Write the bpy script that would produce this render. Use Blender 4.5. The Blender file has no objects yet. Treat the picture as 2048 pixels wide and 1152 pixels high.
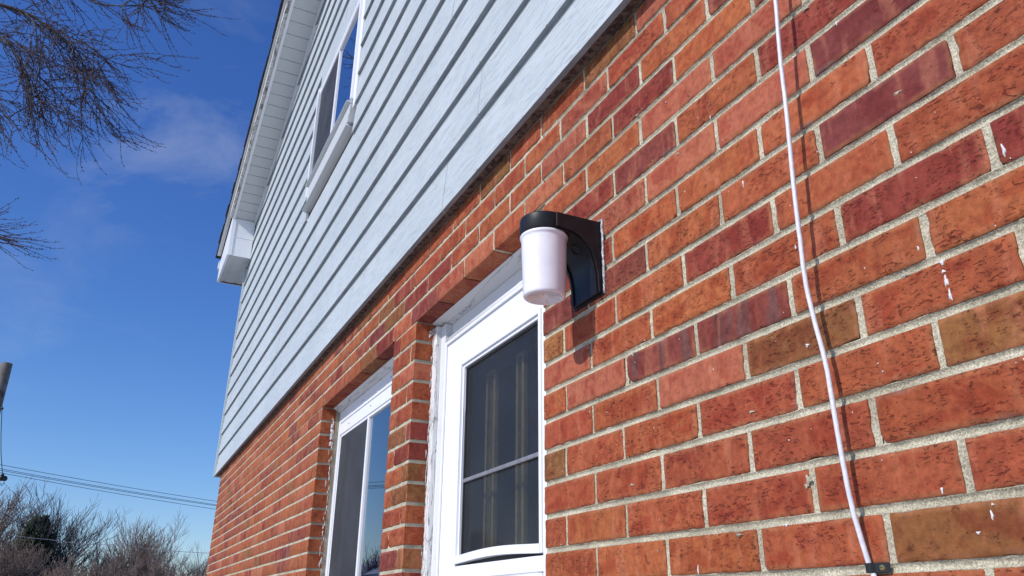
import bpy, bmesh, math, random
import numpy as np
from mathutils import Vector, Matrix, noise
R_ = math.radians
C = bpy.context.scene.collection
sc = bpy.context.scene

# ------------------------------------------------------------------ camera
CAM = Vector((1.34157, -0.76914, -0.56426))
RC = ((0.43813, 0.89887, 0.00809), (-0.34244, 0.17523, -0.92305), (-0.83113, 0.40165, 0.38459))
cd = bpy.data.cameras.new('camera'); cam = bpy.data.objects.new('camera', cd); C.objects.link(cam)
cd.sensor_width = 36; cd.lens = 1572.86 / 2048 * 36; cd.clip_start = 0.02; cd.clip_end = 2000
m3 = Matrix((RC[0], [-v for v in RC[1]], [-v for v in RC[2]])).transposed()
cam.matrix_world = Matrix.Translation(CAM) @ m3.to_4x4()
sc.camera = cam

# ------------------------------------------------------------------ light
SUNV = Vector((0.20, -0.77, 0.585)).normalized()
el = math.asin(SUNV.z); az = math.atan2(SUNV.x, SUNV.y)
w = bpy.data.worlds.new('World'); sc.world = w; w.use_nodes = True
nt = w.node_tree; N = nt.nodes; L = nt.links
for n in list(N): N.remove(n)
out = N.new('ShaderNodeOutputWorld'); bg = N.new('ShaderNodeBackground'); bg.inputs[1].default_value = 0.13
sky = N.new('ShaderNodeTexSky'); sky.sky_type = 'NISHITA'; sky.sun_disc = False
sky.sun_elevation = el; sky.sun_rotation = az; sky.altitude = 200
sky.air_density = 1.0; sky.dust_density = 0.6; sky.ozone_density = 4.0
hs = N.new('ShaderNodeHueSaturation'); hs.inputs['Saturation'].default_value = 1.2; hs.inputs['Value'].default_value = 1.15
tint = N.new('ShaderNodeMixRGB'); tint.blend_type = 'MULTIPLY'; tint.inputs[0].default_value = 1; tint.inputs['Color2'].default_value = (1.06, .895, 1.05, 1)
sx_ = N.new('ShaderNodeSeparateXYZ'); tcz = N.new('ShaderNodeTexCoord'); L.new(tcz.outputs['Generated'], sx_.inputs[0])
mz = N.new('ShaderNodeMapRange'); mz.inputs[1].default_value = .08; mz.inputs[2].default_value = .5; L.new(sx_.outputs[2], mz.inputs[0])
tm = N.new('ShaderNodeMixRGB'); tm.inputs['Color1'].default_value = (.90, .905, 1.0, 1); tm.inputs['Color2'].default_value = (.97, .885, 1.09, 1); L.new(mz.outputs[0], tm.inputs[0]); L.new(tm.outputs[0], tint.inputs['Color2'])
L.new(sky.outputs[0], tint.inputs['Color1']); L.new(tint.outputs[0], hs.inputs['Color'])
# thin wisps of cloud, placed by direction
tc = N.new('ShaderNodeTexCoord'); mp = N.new('ShaderNodeMapping'); mp.inputs['Scale'].default_value = (3.2, 2.6, 6.0)
L.new(tc.outputs['Generated'], mp.inputs[0])
n1 = N.new('ShaderNodeTexNoise'); n1.inputs['Scale'].default_value = 1.6; n1.inputs['Detail'].default_value = 7; n1.inputs['Roughness'].default_value = .62; n1.inputs['Distortion'].default_value = .5
L.new(mp.outputs[0], n1.inputs['Vector'])
r1 = N.new('ShaderNodeValToRGB'); r1.color_ramp.elements[0].position = .50; r1.color_ramp.elements[1].position = .78
L.new(n1.outputs[0], r1.inputs[0])
def dirmask(v, r0, r1_):
    d = N.new('ShaderNodeVectorMath'); d.operation = 'DOT_PRODUCT'; d.inputs[1].default_value = Vector(v).normalized()
    L.new(tc.outputs['Generated'], d.inputs[0])
    mr = N.new('ShaderNodeMapRange'); mr.interpolation_type = 'SMOOTHSTEP'
    mr.inputs['From Min'].default_value = math.cos(R_(r1_)); mr.inputs['From Max'].default_value = math.cos(R_(r0))
    L.new(d.outputs['Value'], mr.inputs[0]); return mr.outputs[0]
ma = dirmask((-0.866, -0.030, 0.499), 1.5, 8); mb = dirmask((-0.79, 0.03, 0.61), 1, 6); mc = dirmask((-.945, -.12, .31), 1, 9)
ad = N.new('ShaderNodeMath'); ad.operation = 'MULTIPLY_ADD'; L.new(mb, ad.inputs[0]); ad.inputs[1].default_value = .45; L.new(ma, ad.inputs[2])
ad2 = N.new('ShaderNodeMath'); ad2.operation = 'MULTIPLY_ADD'; L.new(mc, ad2.inputs[0]); ad2.inputs[1].default_value = .4; L.new(ad.outputs[0], ad2.inputs[2])
ad3 = N.new('ShaderNodeMath'); ad3.operation = 'ADD'; L.new(ad2.outputs[0], ad3.inputs[0]); ad3.inputs[1].default_value = .02
mu = N.new('ShaderNodeMath'); mu.operation = 'MULTIPLY'; mu.use_clamp = True; L.new(ad3.outputs[0], mu.inputs[0]); L.new(r1.outputs[0], mu.inputs[1])
mu2 = N.new('ShaderNodeMath'); mu2.operation = 'MULTIPLY'; L.new(mu.outputs[0], mu2.inputs[0]); mu2.inputs[1].default_value = .27
mx = N.new('ShaderNodeMixRGB'); mx.inputs['Color2'].default_value = (5.2, 5.6, 6.2, 1)
L.new(mu2.outputs[0], mx.inputs[0]); L.new(hs.outputs[0], mx.inputs['Color1'])
L.new(mx.outputs[0], bg.inputs[0]); L.new(bg.outputs[0], out.inputs[0])

sd = bpy.data.lights.new('sun', 'SUN'); sd.energy = 3.9; sd.angle = R_(.53); sd.color = (1, .955, .90)
so = bpy.data.objects.new('sun', sd); C.objects.link(so)
so.rotation_euler = SUNV.to_track_quat('Z', 'Y').to_euler(); so.location = SUNV * 30

vs = sc.view_settings; vs.view_transform = 'Standard'; vs.look = 'None'; vs.gamma = 1; vs.exposure = 0; vs.use_curve_mapping = False
random.seed(5)

# ------------------------------------------------------------------ helpers
def s2l(c): return tuple(((v / 255) / 12.92 if v / 255 <= .04045 else ((v / 255 + .055) / 1.055) ** 2.4) for v in c)
class G:
    """small node-graph helper"""
    def __init__(s, name):
        s.m = bpy.data.materials.new(name); s.m.use_nodes = True
        s.N = s.m.node_tree.nodes; s.L = s.m.node_tree.links
        s.b = s.N['Principled BSDF']; s.o = s.N['Material Output']
        s.tc = s.N.new('ShaderNodeTexCoord')
    def new(s, t, **k):
        n = s.N.new(t)
        for a, v in k.items(): setattr(n, a, v)
        return n
    def put(s, sock, v):
        if hasattr(v, 'is_output') or isinstance(v, bpy.types.NodeSocket): s.L.new(v, sock)
        else: sock.default_value = v
    def vec(s, scale=(1, 1, 1), rot=(0, 0, 0), src=None):
        m = s.new('ShaderNodeMapping'); s.L.new(src or s.tc.outputs['Object'], m.inputs[0])
        m.inputs['Scale'].default_value = scale; m.inputs['Rotation'].default_value = rot; return m.outputs[0]
    def noise(s, scale, detail=4, rough=.55, dist=0, v=None):
        n = s.new('ShaderNodeTexNoise'); s.L.new(v or s.tc.outputs['Object'], n.inputs['Vector'])
        n.inputs['Scale'].default_value = scale; n.inputs['Detail'].default_value = detail
        n.inputs['Roughness'].default_value = rough; n.inputs['Distortion'].default_value = dist; return n.outputs[0]
    def ramp(s, f, a, b, ca=0., cb=1.):
        m = s.new('ShaderNodeMapRange'); s.put(m.inputs[0], f)
        m.inputs[1].default_value = a; m.inputs[2].default_value = b; m.inputs[3].default_value = ca; m.inputs[4].default_value = cb
        m.interpolation_type = 'SMOOTHSTEP'; return m.outputs[0]
    def math(s, op, a, b=0., clamp=False):
        m = s.new('ShaderNodeMath', operation=op, use_clamp=clamp); s.put(m.inputs[0], a); s.put(m.inputs[1], b); return m.outputs[0]
    def mix(s, f, a, b, mode='MIX'):
        m = s.new('ShaderNodeMixRGB', blend_type=mode)
        s.put(m.inputs[0], f)
        for i, v in ((1, a), (2, b)):
            if isinstance(v, (tuple, list)): m.inputs[i].default_value = tuple(v)[:3] + (1,)
            else: s.L.new(v, m.inputs[i])
        return m.outputs[0]
    def bump(s, h, dist, strength=1, prev=None):
        b = s.new('ShaderNodeBump'); b.inputs['Distance'].default_value = dist; b.inputs['Strength'].default_value = strength
        s.L.new(h, b.inputs['Height'])
        if prev: s.L.new(prev, b.inputs['Normal'])
        return b.outputs[0]
    def fin(s, col, rough=.6, normal=None, **k):
        s.put(s.b.inputs['Base Color'], col if not isinstance(col, tuple) else tuple(col)[:3] + (1,)); s.put(s.b.inputs['Roughness'], rough)
        if normal: s.L.new(normal, s.b.inputs['Normal'])
        for a, v in k.items(): s.put(s.b.inputs[a.replace('_', ' ')], v)
        return s.m

def simple(name, col, rough=.6, var=.12, scale=8, bump=0, bscale=60, **k):
    g = G(name)
    n = g.noise(scale, 5, .6)
    c = g.mix(g.ramp(n, .3, .7), tuple(x * (1 - var) for x in col), tuple(min(1, x * (1 + var * .5)) for x in col))
    nm = g.bump(g.noise(bscale, 4), bump) if bump else None
    return g.fin(c, rough, nm, **k)

class MB:
    def __init__(s): s.v = []; s.f = []; s.mi = []; s.sm = []
    def add(s, vs_, fs, mi=0, sm=False):
        o = len(s.v); s.v += [tuple(p) for p in vs_]
        for f in fs: s.f.append(tuple(i + o for i in f)); s.mi.append(mi); s.sm.append(sm)
    def box(s, x0, x1, y0, y1, z0, z1, mi=0):
        s.add([(x0, y0, z0), (x1, y0, z0), (x1, y1, z0), (x0, y1, z0), (x0, y0, z1), (x1, y0, z1), (x1, y1, z1), (x0, y1, z1)],
              [(0, 3, 2, 1), (4, 5, 6, 7), (0, 1, 5, 4), (1, 2, 6, 5), (2, 3, 7, 6), (3, 0, 4, 7)], mi)
    def prism(s, pts, a, b, axis='y', mi=0, sm=False):
        """polygon pts (2D) extruded along an axis"""
        n = len(pts)
        def P(p, t): return {'y': (p[0], t, p[1]), 'x': (t, p[0], p[1]), 'z': (p[0], p[1], t)}[axis]
        s.add([P(p, a) for p in pts] + [P(p, b) for p in pts],
              [tuple(range(n)), tuple(range(2 * n - 1, n - 1, -1))], mi)
        s.add([P(p, a) for p in pts] + [P(p, b) for p in pts],
              [(i, (i + 1) % n, (i + 1) % n + n, i + n) for i in range(n)], mi, sm)
    def tube(s, pts, rad, n=8, mi=0, cap=True, sm=True):
        pts = [Vector(p) for p in pts]
        if not hasattr(rad, '__len__'): rad = [rad] * len(pts)
        vs_ = []; up = None
        for i, p in enumerate(pts):
            t = (pts[min(i + 1, len(pts) - 1)] - pts[max(i - 1, 0)]).normalized()
            if up is None:
                up = Vector((0, 0, 1)) if abs(t.z) < .9 else Vector((1, 0, 0))
            a = t.cross(up).normalized(); b = a.cross(t).normalized(); up = b
            for k in range(n):
                th = 2 * math.pi * k / n; vs_.append(p + (a * math.cos(th) + b * math.sin(th)) * rad[i])
        fs = []
        for i in range(len(pts) - 1):
            for k in range(n):
                q = (k + 1) % n; fs.append((i * n + k, i * n + q, (i + 1) * n + q, (i + 1) * n + k))
        s.add(vs_, fs, mi, sm)
        if cap:
            s.add(vs_[:n], [tuple(range(n - 1, -1, -1))], mi); s.add(vs_[-n:], [tuple(range(n))], mi)
    def lathe(s, prof, cx, cy, n=48, mi=0, a0=0, a1=2 * math.pi, sm=True):
        vs_ = []
        full = abs(a1 - a0 - 2 * math.pi) < 1e-6; m = n if full else n + 1
        for r, z in prof:
            for k in range(m):
                a = a0 + (a1 - a0) * k / n; vs_.append((cx + r * math.cos(a), cy + r * math.sin(a), z))
        fs = []
        for i in range(len(prof) - 1):
            for k in range(n):
                q = (k + 1) % m; fs.append((i * m + k, i * m + q, (i + 1) * m + q, (i + 1) * m + k))
        s.add(vs_, fs, mi, sm)
    def build(s, name, mats, parent=None, root=None):
        me = bpy.data.meshes.new(name); off = Vector(root.location) if root else Vector((0, 0, 0))
        me.from_pydata([(a - off.x, b - off.y, c - off.z) for a, b, c in s.v], [], s.f)
        for m in (mats if isinstance(mats, (list, tuple)) else [mats]): me.materials.append(m)
        me.polygons.foreach_set('material_index', s.mi); me.polygons.foreach_set('use_smooth', s.sm)
        me.update()
        o = bpy.data.objects.new(name, me); C.objects.link(o)
        if parent: o.parent = parent
        return o
def bevel(o, w_=.002, seg=2, ang=40):
    m = o.modifiers.new('bevel', 'BEVEL'); m.width = w_; m.segments = seg; m.limit_method = 'ANGLE'; m.angle_limit = R_(ang); m.harden_normals = False
    return o
def tag(o, label, cat, group=None, kind=None):
    o['label'] = label; o['category'] = cat
    if group: o['group'] = group
    if kind: o['kind'] = kind
    return o
def empty(name, loc): 
    o = bpy.data.objects.new(name, None); C.objects.link(o); o.location = loc; o.empty_display_size = .1; return o
def fix(o, outside=True):
    bm = bmesh.new(); bm.from_mesh(o.data); bmesh.ops.remove_doubles(bm, verts=bm.verts, dist=1e-6); bmesh.ops.recalc_face_normals(bm, faces=bm.faces); bm.to_mesh(o.data); bm.free(); return o

# ------------------------------------------------------------------ materials
def mat_brick():
    g = G('fired clay brick'); at = g.new('ShaderNodeAttribute', attribute_name='col'); pa = g.new('ShaderNodeAttribute', attribute_name='par')
    sp = g.new('ShaderNodeSeparateXYZ'); g.L.new(pa.outputs['Vector'], sp.inputs[0])
    edge, seed, pit = sp.outputs
    cb = g.new('ShaderNodeCombineXYZ'); g.put(cb.inputs[0], g.math('MULTIPLY', seed, 37.)); g.put(cb.inputs[1], g.math('MULTIPLY', seed, 11.)); g.put(cb.inputs[2], g.math('MULTIPLY', seed, 23.))
    va = g.new('ShaderNodeVectorMath', operation='ADD'); g.L.new(g.tc.outputs['Object'], va.inputs[0]); g.L.new(cb.outputs[0], va.inputs[1]); P = va.outputs[0]
    c = at.outputs['Color']
    edgelight = g.math('MULTIPLY', g.ramp(edge, .34, .02), g.ramp(g.noise(22, 3, v=P), .40, .60))
    c = g.mix(g.math('MULTIPLY', edgelight, .62), c, (0.36, 0.145, 0.062))
    fl = g.math('MULTIPLY', g.math('MULTIPLY', g.ramp(edge, .30, .0), g.ramp(g.noise(17, 3, v=P), .56, .66)), g.ramp(seed, .45, .75)); c = g.mix(g.math('MULTIPLY', fl, .6), c, (.17, .13, .125))
    bands = g.math('MULTIPLY', g.ramp(g.noise(24, 2, .5, .2, v=g.vec((1.2, 1, .2), src=P)), .52, .58), g.ramp(pit, -.05, -.25)); c = g.mix(g.math('MULTIPLY', bands, .70), c, (.13, .062, .055))
    big = g.noise(15, 4, .6, .7, v=P)
    c = g.mix(g.math('MULTIPLY', g.math('MULTIPLY', g.ramp(big, .46, .60), g.ramp(edge, .05, .45)), .9), c, g.mix(1, c, (.80, .54, .52), 'MULTIPLY'))
    pale = g.noise(26, 3, .5, .2, v=g.vec((1.5, 1, .30), src=P))
    c = g.mix(g.math('MULTIPLY', g.ramp(pale, .54, .68), .30), c, (0.50, 0.19, 0.10)); c = g.mix(g.math('MULTIPLY', g.ramp(pale, .44, .30), .45), c, g.mix(1, c, (.72, .66, .66), 'MULTIPLY'))
    fine = g.noise(95, 6, .7, v=P)
    c = g.mix(g.ramp(fine, .30, .70), g.mix(1, c, (.76, .72, .70), 'MULTIPLY'), g.mix(1, c, (1.16, 1.18, 1.2), 'MULTIPLY'))
    grain = g.noise(900, 3, .6, v=P)
    c = g.mix(g.ramp(grain, .3, .7), g.mix(1, c, (.90, .88, .86), 'MULTIPLY'), c)
    # torn, pitted velour patches
    patch = g.ramp(g.math('ADD', g.noise(24, 3, .55, .5, v=P), g.math('MULTIPLY', g.ramp(pit, -.04, .5, -.10, .12), 1.)), .50, .68)
    tear = g.noise(250, 3, .62, .5, v=g.vec((.42, 1, 1.25), (0, .38, 0), src=P))
    tmask = g.math('MULTIPLY', g.ramp(tear, .57, .65), patch)
    dots = g.new('ShaderNodeTexVoronoi'); dots.inputs['Scale'].default_value = 150; g.L.new(P, dots.inputs['Vector'])
    dm = g.math('MULTIPLY', g.ramp(dots.outputs['Distance'], .16, .09), g.ramp(g.noise(60, 2, v=P), .54, .60))
    allp = g.math('MAXIMUM', g.math('MULTIPLY', tmask, .85), g.math('MULTIPLY', dm, .7))
    c = g.mix(g.math('MULTIPLY', g.math('MULTIPLY', patch, g.ramp(g.noise(55, 4, .7, v=P), .4, .6)), .6), c, g.mix(1, c, (.74, .60, .58), 'MULTIPLY'))
    c = g.mix(allp, c, g.mix(1, c, (.54, .38, .33), 'MULTIPLY'))
    # hair cracks
    cr = g.new('ShaderNodeTexVoronoi', feature='DISTANCE_TO_EDGE'); cr.inputs['Scale'].default_value = 13
    dv = g.new('ShaderNodeVectorMath', operation='ADD'); nn = g.new('ShaderNodeTexNoise'); nn.inputs['Scale'].default_value = 60; g.L.new(P, nn.inputs['Vector'])
    sc_ = g.new('ShaderNodeVectorMath', operation='SCALE'); sc_.inputs['Scale'].default_value = .035; g.L.new(nn.outputs['Color'], sc_.inputs[0])
    g.L.new(P, dv.inputs[0]); g.L.new(sc_.outputs[0], dv.inputs[1]); g.L.new(dv.outputs[0], cr.inputs['Vector'])
    ck = g.math('MULTIPLY', g.ramp(cr.outputs['Distance'], .022, .004), g.ramp(g.noise(30, 2, v=P), .60, .66))
    c = g.mix(g.math('MULTIPLY', ck, .6), c, g.mix(1, c, (.35, .25, .25), 'MULTIPLY'))
    h = g.math('SUBTRACT', g.math('MULTIPLY', big, .4), g.math('ADD', allp, g.math('MULTIPLY', ck, .5)))
    nb = g.bump(h, .0022, .9); nb = g.bump(fine, .0018, .8, nb); nb = g.bump(grain, .0005, .7, nb)
    return g.fin(c, .82, nb, Specular_IOR_Level=.3)
def mat_mortar():
    g = G('sanded mortar')
    a = g.noise(14, 4); b = g.noise(420, 3, .8); d = g.noise(60, 5, .6)
    c = g.mix(g.ramp(a, .35, .65), (.40, .365, .265), (.58, .54, .405))
    c = g.mix(g.ramp(b, .38, .62), g.mix(1, c, (.55, .54, .52), 'MULTIPLY'), g.mix(1, c, (1.16, 1.16, 1.14), 'MULTIPLY'))
    v = g.new('ShaderNodeTexVoronoi'); v.inputs['Scale'].default_value = 330; g.L.new(g.tc.outputs['Object'], v.inputs['Vector'])
    sp = g.math('MULTIPLY', g.ramp(v.outputs['Distance'], .22, .12), g.ramp(g.noise(200, 1), .58, .62))
    c = g.mix(g.math('MULTIPLY', sp, .7), c, (.10, .085, .07))
    nb = g.bump(d, .003, .8); nb = g.bump(b, .0014, 1, nb)
    return g.fin(c, .95, nb)
def mat_siding():
    g = G('embossed painted lap siding')
    sp = g.new('ShaderNodeSeparateXYZ'); g.L.new(g.tc.outputs['Object'], sp.inputs[0])
    wav = g.math('ADD', g.math('MULTIPLY', g.noise(2.2, 2), .035), g.math('MULTIPLY', g.noise(8, 2), .012))
    cb = g.new('ShaderNodeCombineXYZ'); g.put(cb.inputs[0], g.math('MULTIPLY', sp.outputs[0], 5.)); g.put(cb.inputs[2], g.math('MULTIPLY', g.math('ADD', sp.outputs[2], wav), 92.))
    n1_ = g.noise(1.0, 3, .6, .35, v=cb.outputs[0])
    grain = g.math('ABSOLUTE', g.math('SUBTRACT', n1_, .5))
    fade = g.noise(3.4, 3, v=g.vec((1.2, 1, 4)))
    gr = g.math('MULTIPLY', g.ramp(grain, .030, .008), g.ramp(fade, .25, .50, .7, 1.))
    c = g.mix(g.ramp(g.noise(1.3, 4), .3, .7), (.455, .505, .51), (.51, .56, .56))
    c = g.mix(g.math('MULTIPLY', g.ramp(g.noise(6, 6, .7), .6, .8), .18), c, (.42, .45, .45))
    c = g.mix(g.math('MULTIPLY', gr, .50), c, (.25, .285, .305))
    nb = g.bump(g.math('MULTIPLY', gr, -1.), .0008, .5); nb = g.bump(g.noise(160, 3), .0004, .6, nb)
    return g.fin(c, .48, nb, Specular_IOR_Level=.4)
def mat_paint(name, col, dirt=.25, rough=.45, crack=False):
    g = G(name)
    n = g.noise(5, 6, .65); c = g.mix(g.math('MULTIPLY', g.ramp(n, .52, .72), dirt), col, tuple(x * .72 for x in col[:2]) + (col[2] * .62,))
    m = g.noise(70, 4, .6); c = g.mix(g.math('MULTIPLY', g.ramp(m, .62, .72), dirt * .8), c, tuple(x * .55 for x in col))
    nb = g.bump(g.noise(40, 3), .0006, .6)
    if crack:
        w_ = g.noise(34, 5, .7, 1.0, v=g.vec((1, 1, .16))) if crack != 'c' else g.noise(7, 5, .65, .3, v=g.vec((.25, 2.2, 2.2)))
        ck = g.ramp(g.math('ABSOLUTE', g.math('SUBTRACT', w_, .5)), .014 if crack != 'c' else .007, .002)
        peel = g.ramp(g.noise(26, 5, .7, v=g.vec((.5, 1, .35))), .60, .66)
        peel = g.math('MULTIPLY', peel, .12 if crack == 'c' else 1.)
        c = g.mix(g.math('MULTIPLY', peel, .22), c, (.42, .39, .34)); c = g.mix(g.math('MULTIPLY', ck, .8), c, (.10, .09, .08))
        nb = g.bump(g.math('ADD', g.math('MULTIPLY', ck, -1.), g.math('MULTIPLY', peel, -.5)), .002, .9, nb)
    return g.fin(c, rough, nb)
M = {}
M['brick'] = mat_brick(); M['mortar'] = mat_mortar(); M['siding'] = mat_siding()
M['white'] = mat_paint('white enamel', (.80, .82, .84), .10, .30)
M['trim'] = mat_paint('old white trim paint', (.66, .68, .68), .40, .5)
M['peel'] = mat_paint('peeling white paint', (.70, .70, .68), .35, .6, True)
M['crackpaint'] = mat_paint('cracked white paint', (.66, .67, .67), .10, .5, 'c')
M['vinyl'] = mat_paint('white vinyl soffit', (.54, .57, .56), .22, .4)
M['blob'] = simple('white caulk smear', (.72, .72, .69), .7, .2, 60, .002, 300)
M['dirtymetal'] = None
def mat_stained():
    g = G('stained fascia'); n = g.noise(9, 6, .7, .5, v=g.vec((.7, 3, 3)))
    c = g.mix(g.ramp(n, .48, .66), (.60, .61, .58), (.13, .10, .07)); c = g.mix(g.ramp(g.noise(50, 4), .5, .7), c, g.mix(1, c, (.5, .45, .4), 'MULTIPLY'))
    return g.fin(c, .7, g.bump(n, .004))
M['stain'] = mat_stained()
M['shingle'] = simple('dark asphalt shingle', (.035, .034, .036), .9, .5, 40, .004, 300)
M['black'] = None
g = G('black gloss plastic'); M['black'] = g.fin(g.mix(g.ramp(g.noise(30, 4), .4, .7), (.008, .008, .010), (.013, .013, .016)), g.ramp(g.noise(18, 4), .3, .7, .34, .48), g.bump(g.noise(260, 3), .0003, .5), Specular_IOR_Level=.32)
g = G('opal acrylic globe'); M['opal'] = g.fin(g.mix(g.ramp(g.noise(25, 4), .3, .7), (.74, .73, .78), (.80, .79, .82)), .22, g.bump(g.noise(40, 3), .0005, .4), Subsurface_Weight=.12, Subsurface_Scale=.02, Coat_Weight=.25, Coat_Roughness=.12)
g = G('clear silicone'); M['silicone'] = g.fin(g.mix(g.ramp(g.noise(90, 3), .4, .6), (.34, .32, .31), (.62, .62, .62)), .12, g.bump(g.noise(160, 3), .003), Transmission_Weight=.25)
M['cable'] = simple('white cable jacket', (.66, .66, .70), .4, .10, 120, .0006, 200)
M['clipblack'] = simple('black nylon clip', (.015, .015, .016), .4, .2, 90)
g = G('brass screw'); M['brass'] = g.fin((.55, .42, .16), .3, None, Metallic=1.0)
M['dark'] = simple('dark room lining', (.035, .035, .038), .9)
M['curtain'] = simple('dark curtain cloth', (.11, .11, .12), .9, .3, 6)
def mat_screen(name='grey insect screen', op=.62, dk=1.):
    g = G(name); n = g.noise(4, 3)
    w1 = g.new('ShaderNodeTexWave', bands_direction='X'); w1.inputs['Scale'].default_value = 260; w2 = g.new('ShaderNodeTexWave', bands_direction='Z'); w2.inputs['Scale'].default_value = 260
    g.L.new(g.tc.outputs['Object'], w1.inputs[0]); g.L.new(g.tc.outputs['Object'], w2.inputs[0])
    c = g.mix(g.ramp(n, .3, .7), (.035 * dk, .038 * dk, .042 * dk), (.06 * dk, .064 * dk, .07 * dk))
    g.fin(c, .6, None, Specular_IOR_Level=.5 * dk)
    tr = g.new('ShaderNodeBsdfTransparent'); mx_ = g.new('ShaderNodeMixShader'); mx_.inputs[0].default_value = op
    g.L.new(tr.outputs[0], mx_.inputs[1]); g.L.new(g.b.outputs[0], mx_.inputs[2]); g.L.new(mx_.outputs[0], g.o.inputs[0]); return g.m
M['screen'] = mat_screen(); M['finescreen'] = mat_screen('fine insect screen', .32, .75)
def mat_glass(name='window glass', tint=(.9, .93, .95), k=2.0):
    g = G(name); gl = g.new('ShaderNodeBsdfGlossy'); gl.inputs['Roughness'].default_value = .006
    tr = g.new('ShaderNodeBsdfTransparent'); tr.inputs[0].default_value = tint + (1,)
    fr = g.new('ShaderNodeFresnel'); fr.inputs['IOR'].default_value = 1.5
    nb = g.bump(g.noise(2.5, 1), .0012, .35); g.L.new(nb, gl.inputs['Normal'])
    mx_ = g.new('ShaderNodeMixShader'); g.put(mx_.inputs[0], g.math('MULTIPLY', fr.outputs[0], k, True))
    g.L.new(tr.outputs[0], mx_.inputs[1]); g.L.new(gl.outputs[0], mx_.inputs[2]); g.L.new(mx_.outputs[0], g.o.inputs[0]); return g.m
M['glass'] = mat_glass(k=2.5)
M['doorglass'] = mat_glass('storm door glass', (.90, .91, .90), .22)
M['gasket'] = simple('black rubber gasket', (.02, .02, .022), .6)
M['goldtrim'] = simple('aged brass moulding', (.52, .42, .20), .4, .3, 40)
M['greyrail'] = simple('grey aluminium rail', (.20, .20, .215), .4, .2, 60)
M['doorwood'] = simple('dark painted door', (.045, .045, .05), .5, .3, 10)
M['nail'] = simple('dark nail head', (.03, .03, .035), .6)

# ------------------------------------------------------------------ house : brickwork
W_, H_ = .2032, .06421
house = empty('brick_house', (-.5, 3, -1.9))
tag(house, 'red brick house with pale blue-grey lap siding above, gable end towards the viewer', 'house')
SAMP = [(0.0, 0.5, -0.015, 0.123), (1.0, 0.5, -0.045, 0.045), (0.5, 1.5, -0.003, 0.042), (1.5, 1.5, -0.019, 0.042), (0.0, 2.5, 0.01, -0.008), (1.0, 2.5, 0.068, 0.007), (2.0, 2.5, 0.037, -0.008), (0.5, 3.5, -0.008, -0.058), (1.5, 3.5, 0.006, -0.027), (2.5, 3.5, 0.044, 0.02), (3.5, 3.5, 0.048, 0.035), (0.0, 4.5, -0.02, -0.046), (1.0, 4.5, -0.021, -0.061), (2.0, 4.5, -0.012, -0.03), (3.0, 4.5, -0.013, 0.001), (4.0, 4.5, 0.001, -0.03), (0.5, 5.5, 0.002, -0.065), (1.5, 5.5, -0.009, -0.049), (2.5, 5.5, 0.0, 0.013), (3.5, 5.5, 0.019, -0.018), (0.0, 6.5, -0.03, -0.037), (1.0, 6.5, -0.031, -0.021), (2.0, 6.5, -0.031, 0.025), (3.0, 6.5, 0.007, 0.025), (4.0, 6.5, 0.006, 0.057), (0.5, 7.5, -0.018, -0.087), (1.5, 7.5, -0.009, -0.04), (2.5, 7.5, -0.005, 0.022), (3.5, 7.5, -0.011, -0.025), (2.0, 0.5, -0.046, 0.061), (3.0, 0.5, -0.018, -0.002), (4.0, 0.5, -0.019, 0.014), (2.5, 1.5, -0.01, 0.042), (3.5, 1.5, 0.009, 0.011), (4.5, 1.5, 0.023, 0.026), (3.0, 2.5, 0.031, 0.039), (4.0, 2.5, 0.065, 0.007), (1.5, -0.5, -0.029, 0.033), (2.5, -0.5, -0.044, 0.033), (3.5, -0.5, -0.04, 0.002), (4.5, -0.5, -0.041, -0.045), (1.0, -1.5, -0.05, 0.098), (2.0, -1.5, -0.051, 0.036), (3.0, -1.5, -0.057, 0.02), (4.0, -1.5, -0.053, -0.011), (1.5, -2.5, 0.021, -0.007), (2.5, -2.5, -0.005, -0.023), (3.5, -2.5, -0.006, -0.023), (1.0, -3.5, 0.024, -0.004), (2.0, -3.5, 0.008, -0.082), (3.0, -3.5, 0.017, -0.082), (1.5, -4.5, -0.009, -0.063), (2.5, -4.5, 0.03, -0.063), (0.5, -4.5, 0.012, -0.016), (1.0, -5.5, 0.038, -0.06), (2.0, -5.5, 0.047, -0.075), (1.5, -6.5, 0.05, -0.057), (0.5, -6.5, 0.056, 0.021), (1.0, -7.5, -0.006, 0.04), (2.0, -7.5, -0.027, -0.038), (0.0, -7.5, -0.015, 0.071), (0.5, -8.5, 0.027, 0.028), (1.5, -8.5, 0.031, -0.003)]
VA = {-4: .03, -3: .09, -2: .12, -1: .10, 0: .09, 1: .09, 2: .056, 3: .037, 4: 0., 5: -.05, 6: -.11, 7: -.054}
VB = {-2: -.07, -1: .02, 0: .047, 1: .06, 2: .10, 3: .10, 4: .02, 5: -.05, 6: .027}
ROWDU = {}
for u, v, a, b in SAMP: ROWDU.setdefault(round(v - .5), {})[u] = a
SA = np.array([(u, v, b) for u, v, a, b in SAMP] + [(-4.755, v, b) for v, b in VA.items()] + [(-11.118, v, b) for v, b in VB.items()])
_dvc = {}
def wdv(u, v):
    k = (round(u * 2), round(v * 2))
    if k not in _dvc:
        d2 = ((SA[:, 0] - u) / 1.3) ** 2 + ((SA[:, 1] - v) / .75) ** 2
        w__ = np.exp(-d2); _dvc[k] = float((w__ * SA[:, 2]).sum() / (w__.sum() + .12))
    return _dvc[k]
def wdu(r, u):
    d = ROWDU.get(r)
    if u < -.4:
        return .2 * min(1, (-.4 - u) / 1.3) if (r <= -6 and u > -4.9) else 0.04 * math.sin(u * 2.1 + r * 1.7)
    if d is None: return 0.03 * math.sin(r * 1.9)
    return d[min(d, key=lambda q: abs(q - u))]
DOOR = (-4.755, -.45); WIN = (-11.118, -5.86); OPEN_TOP = -5; WIN_BOT = 14
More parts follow.
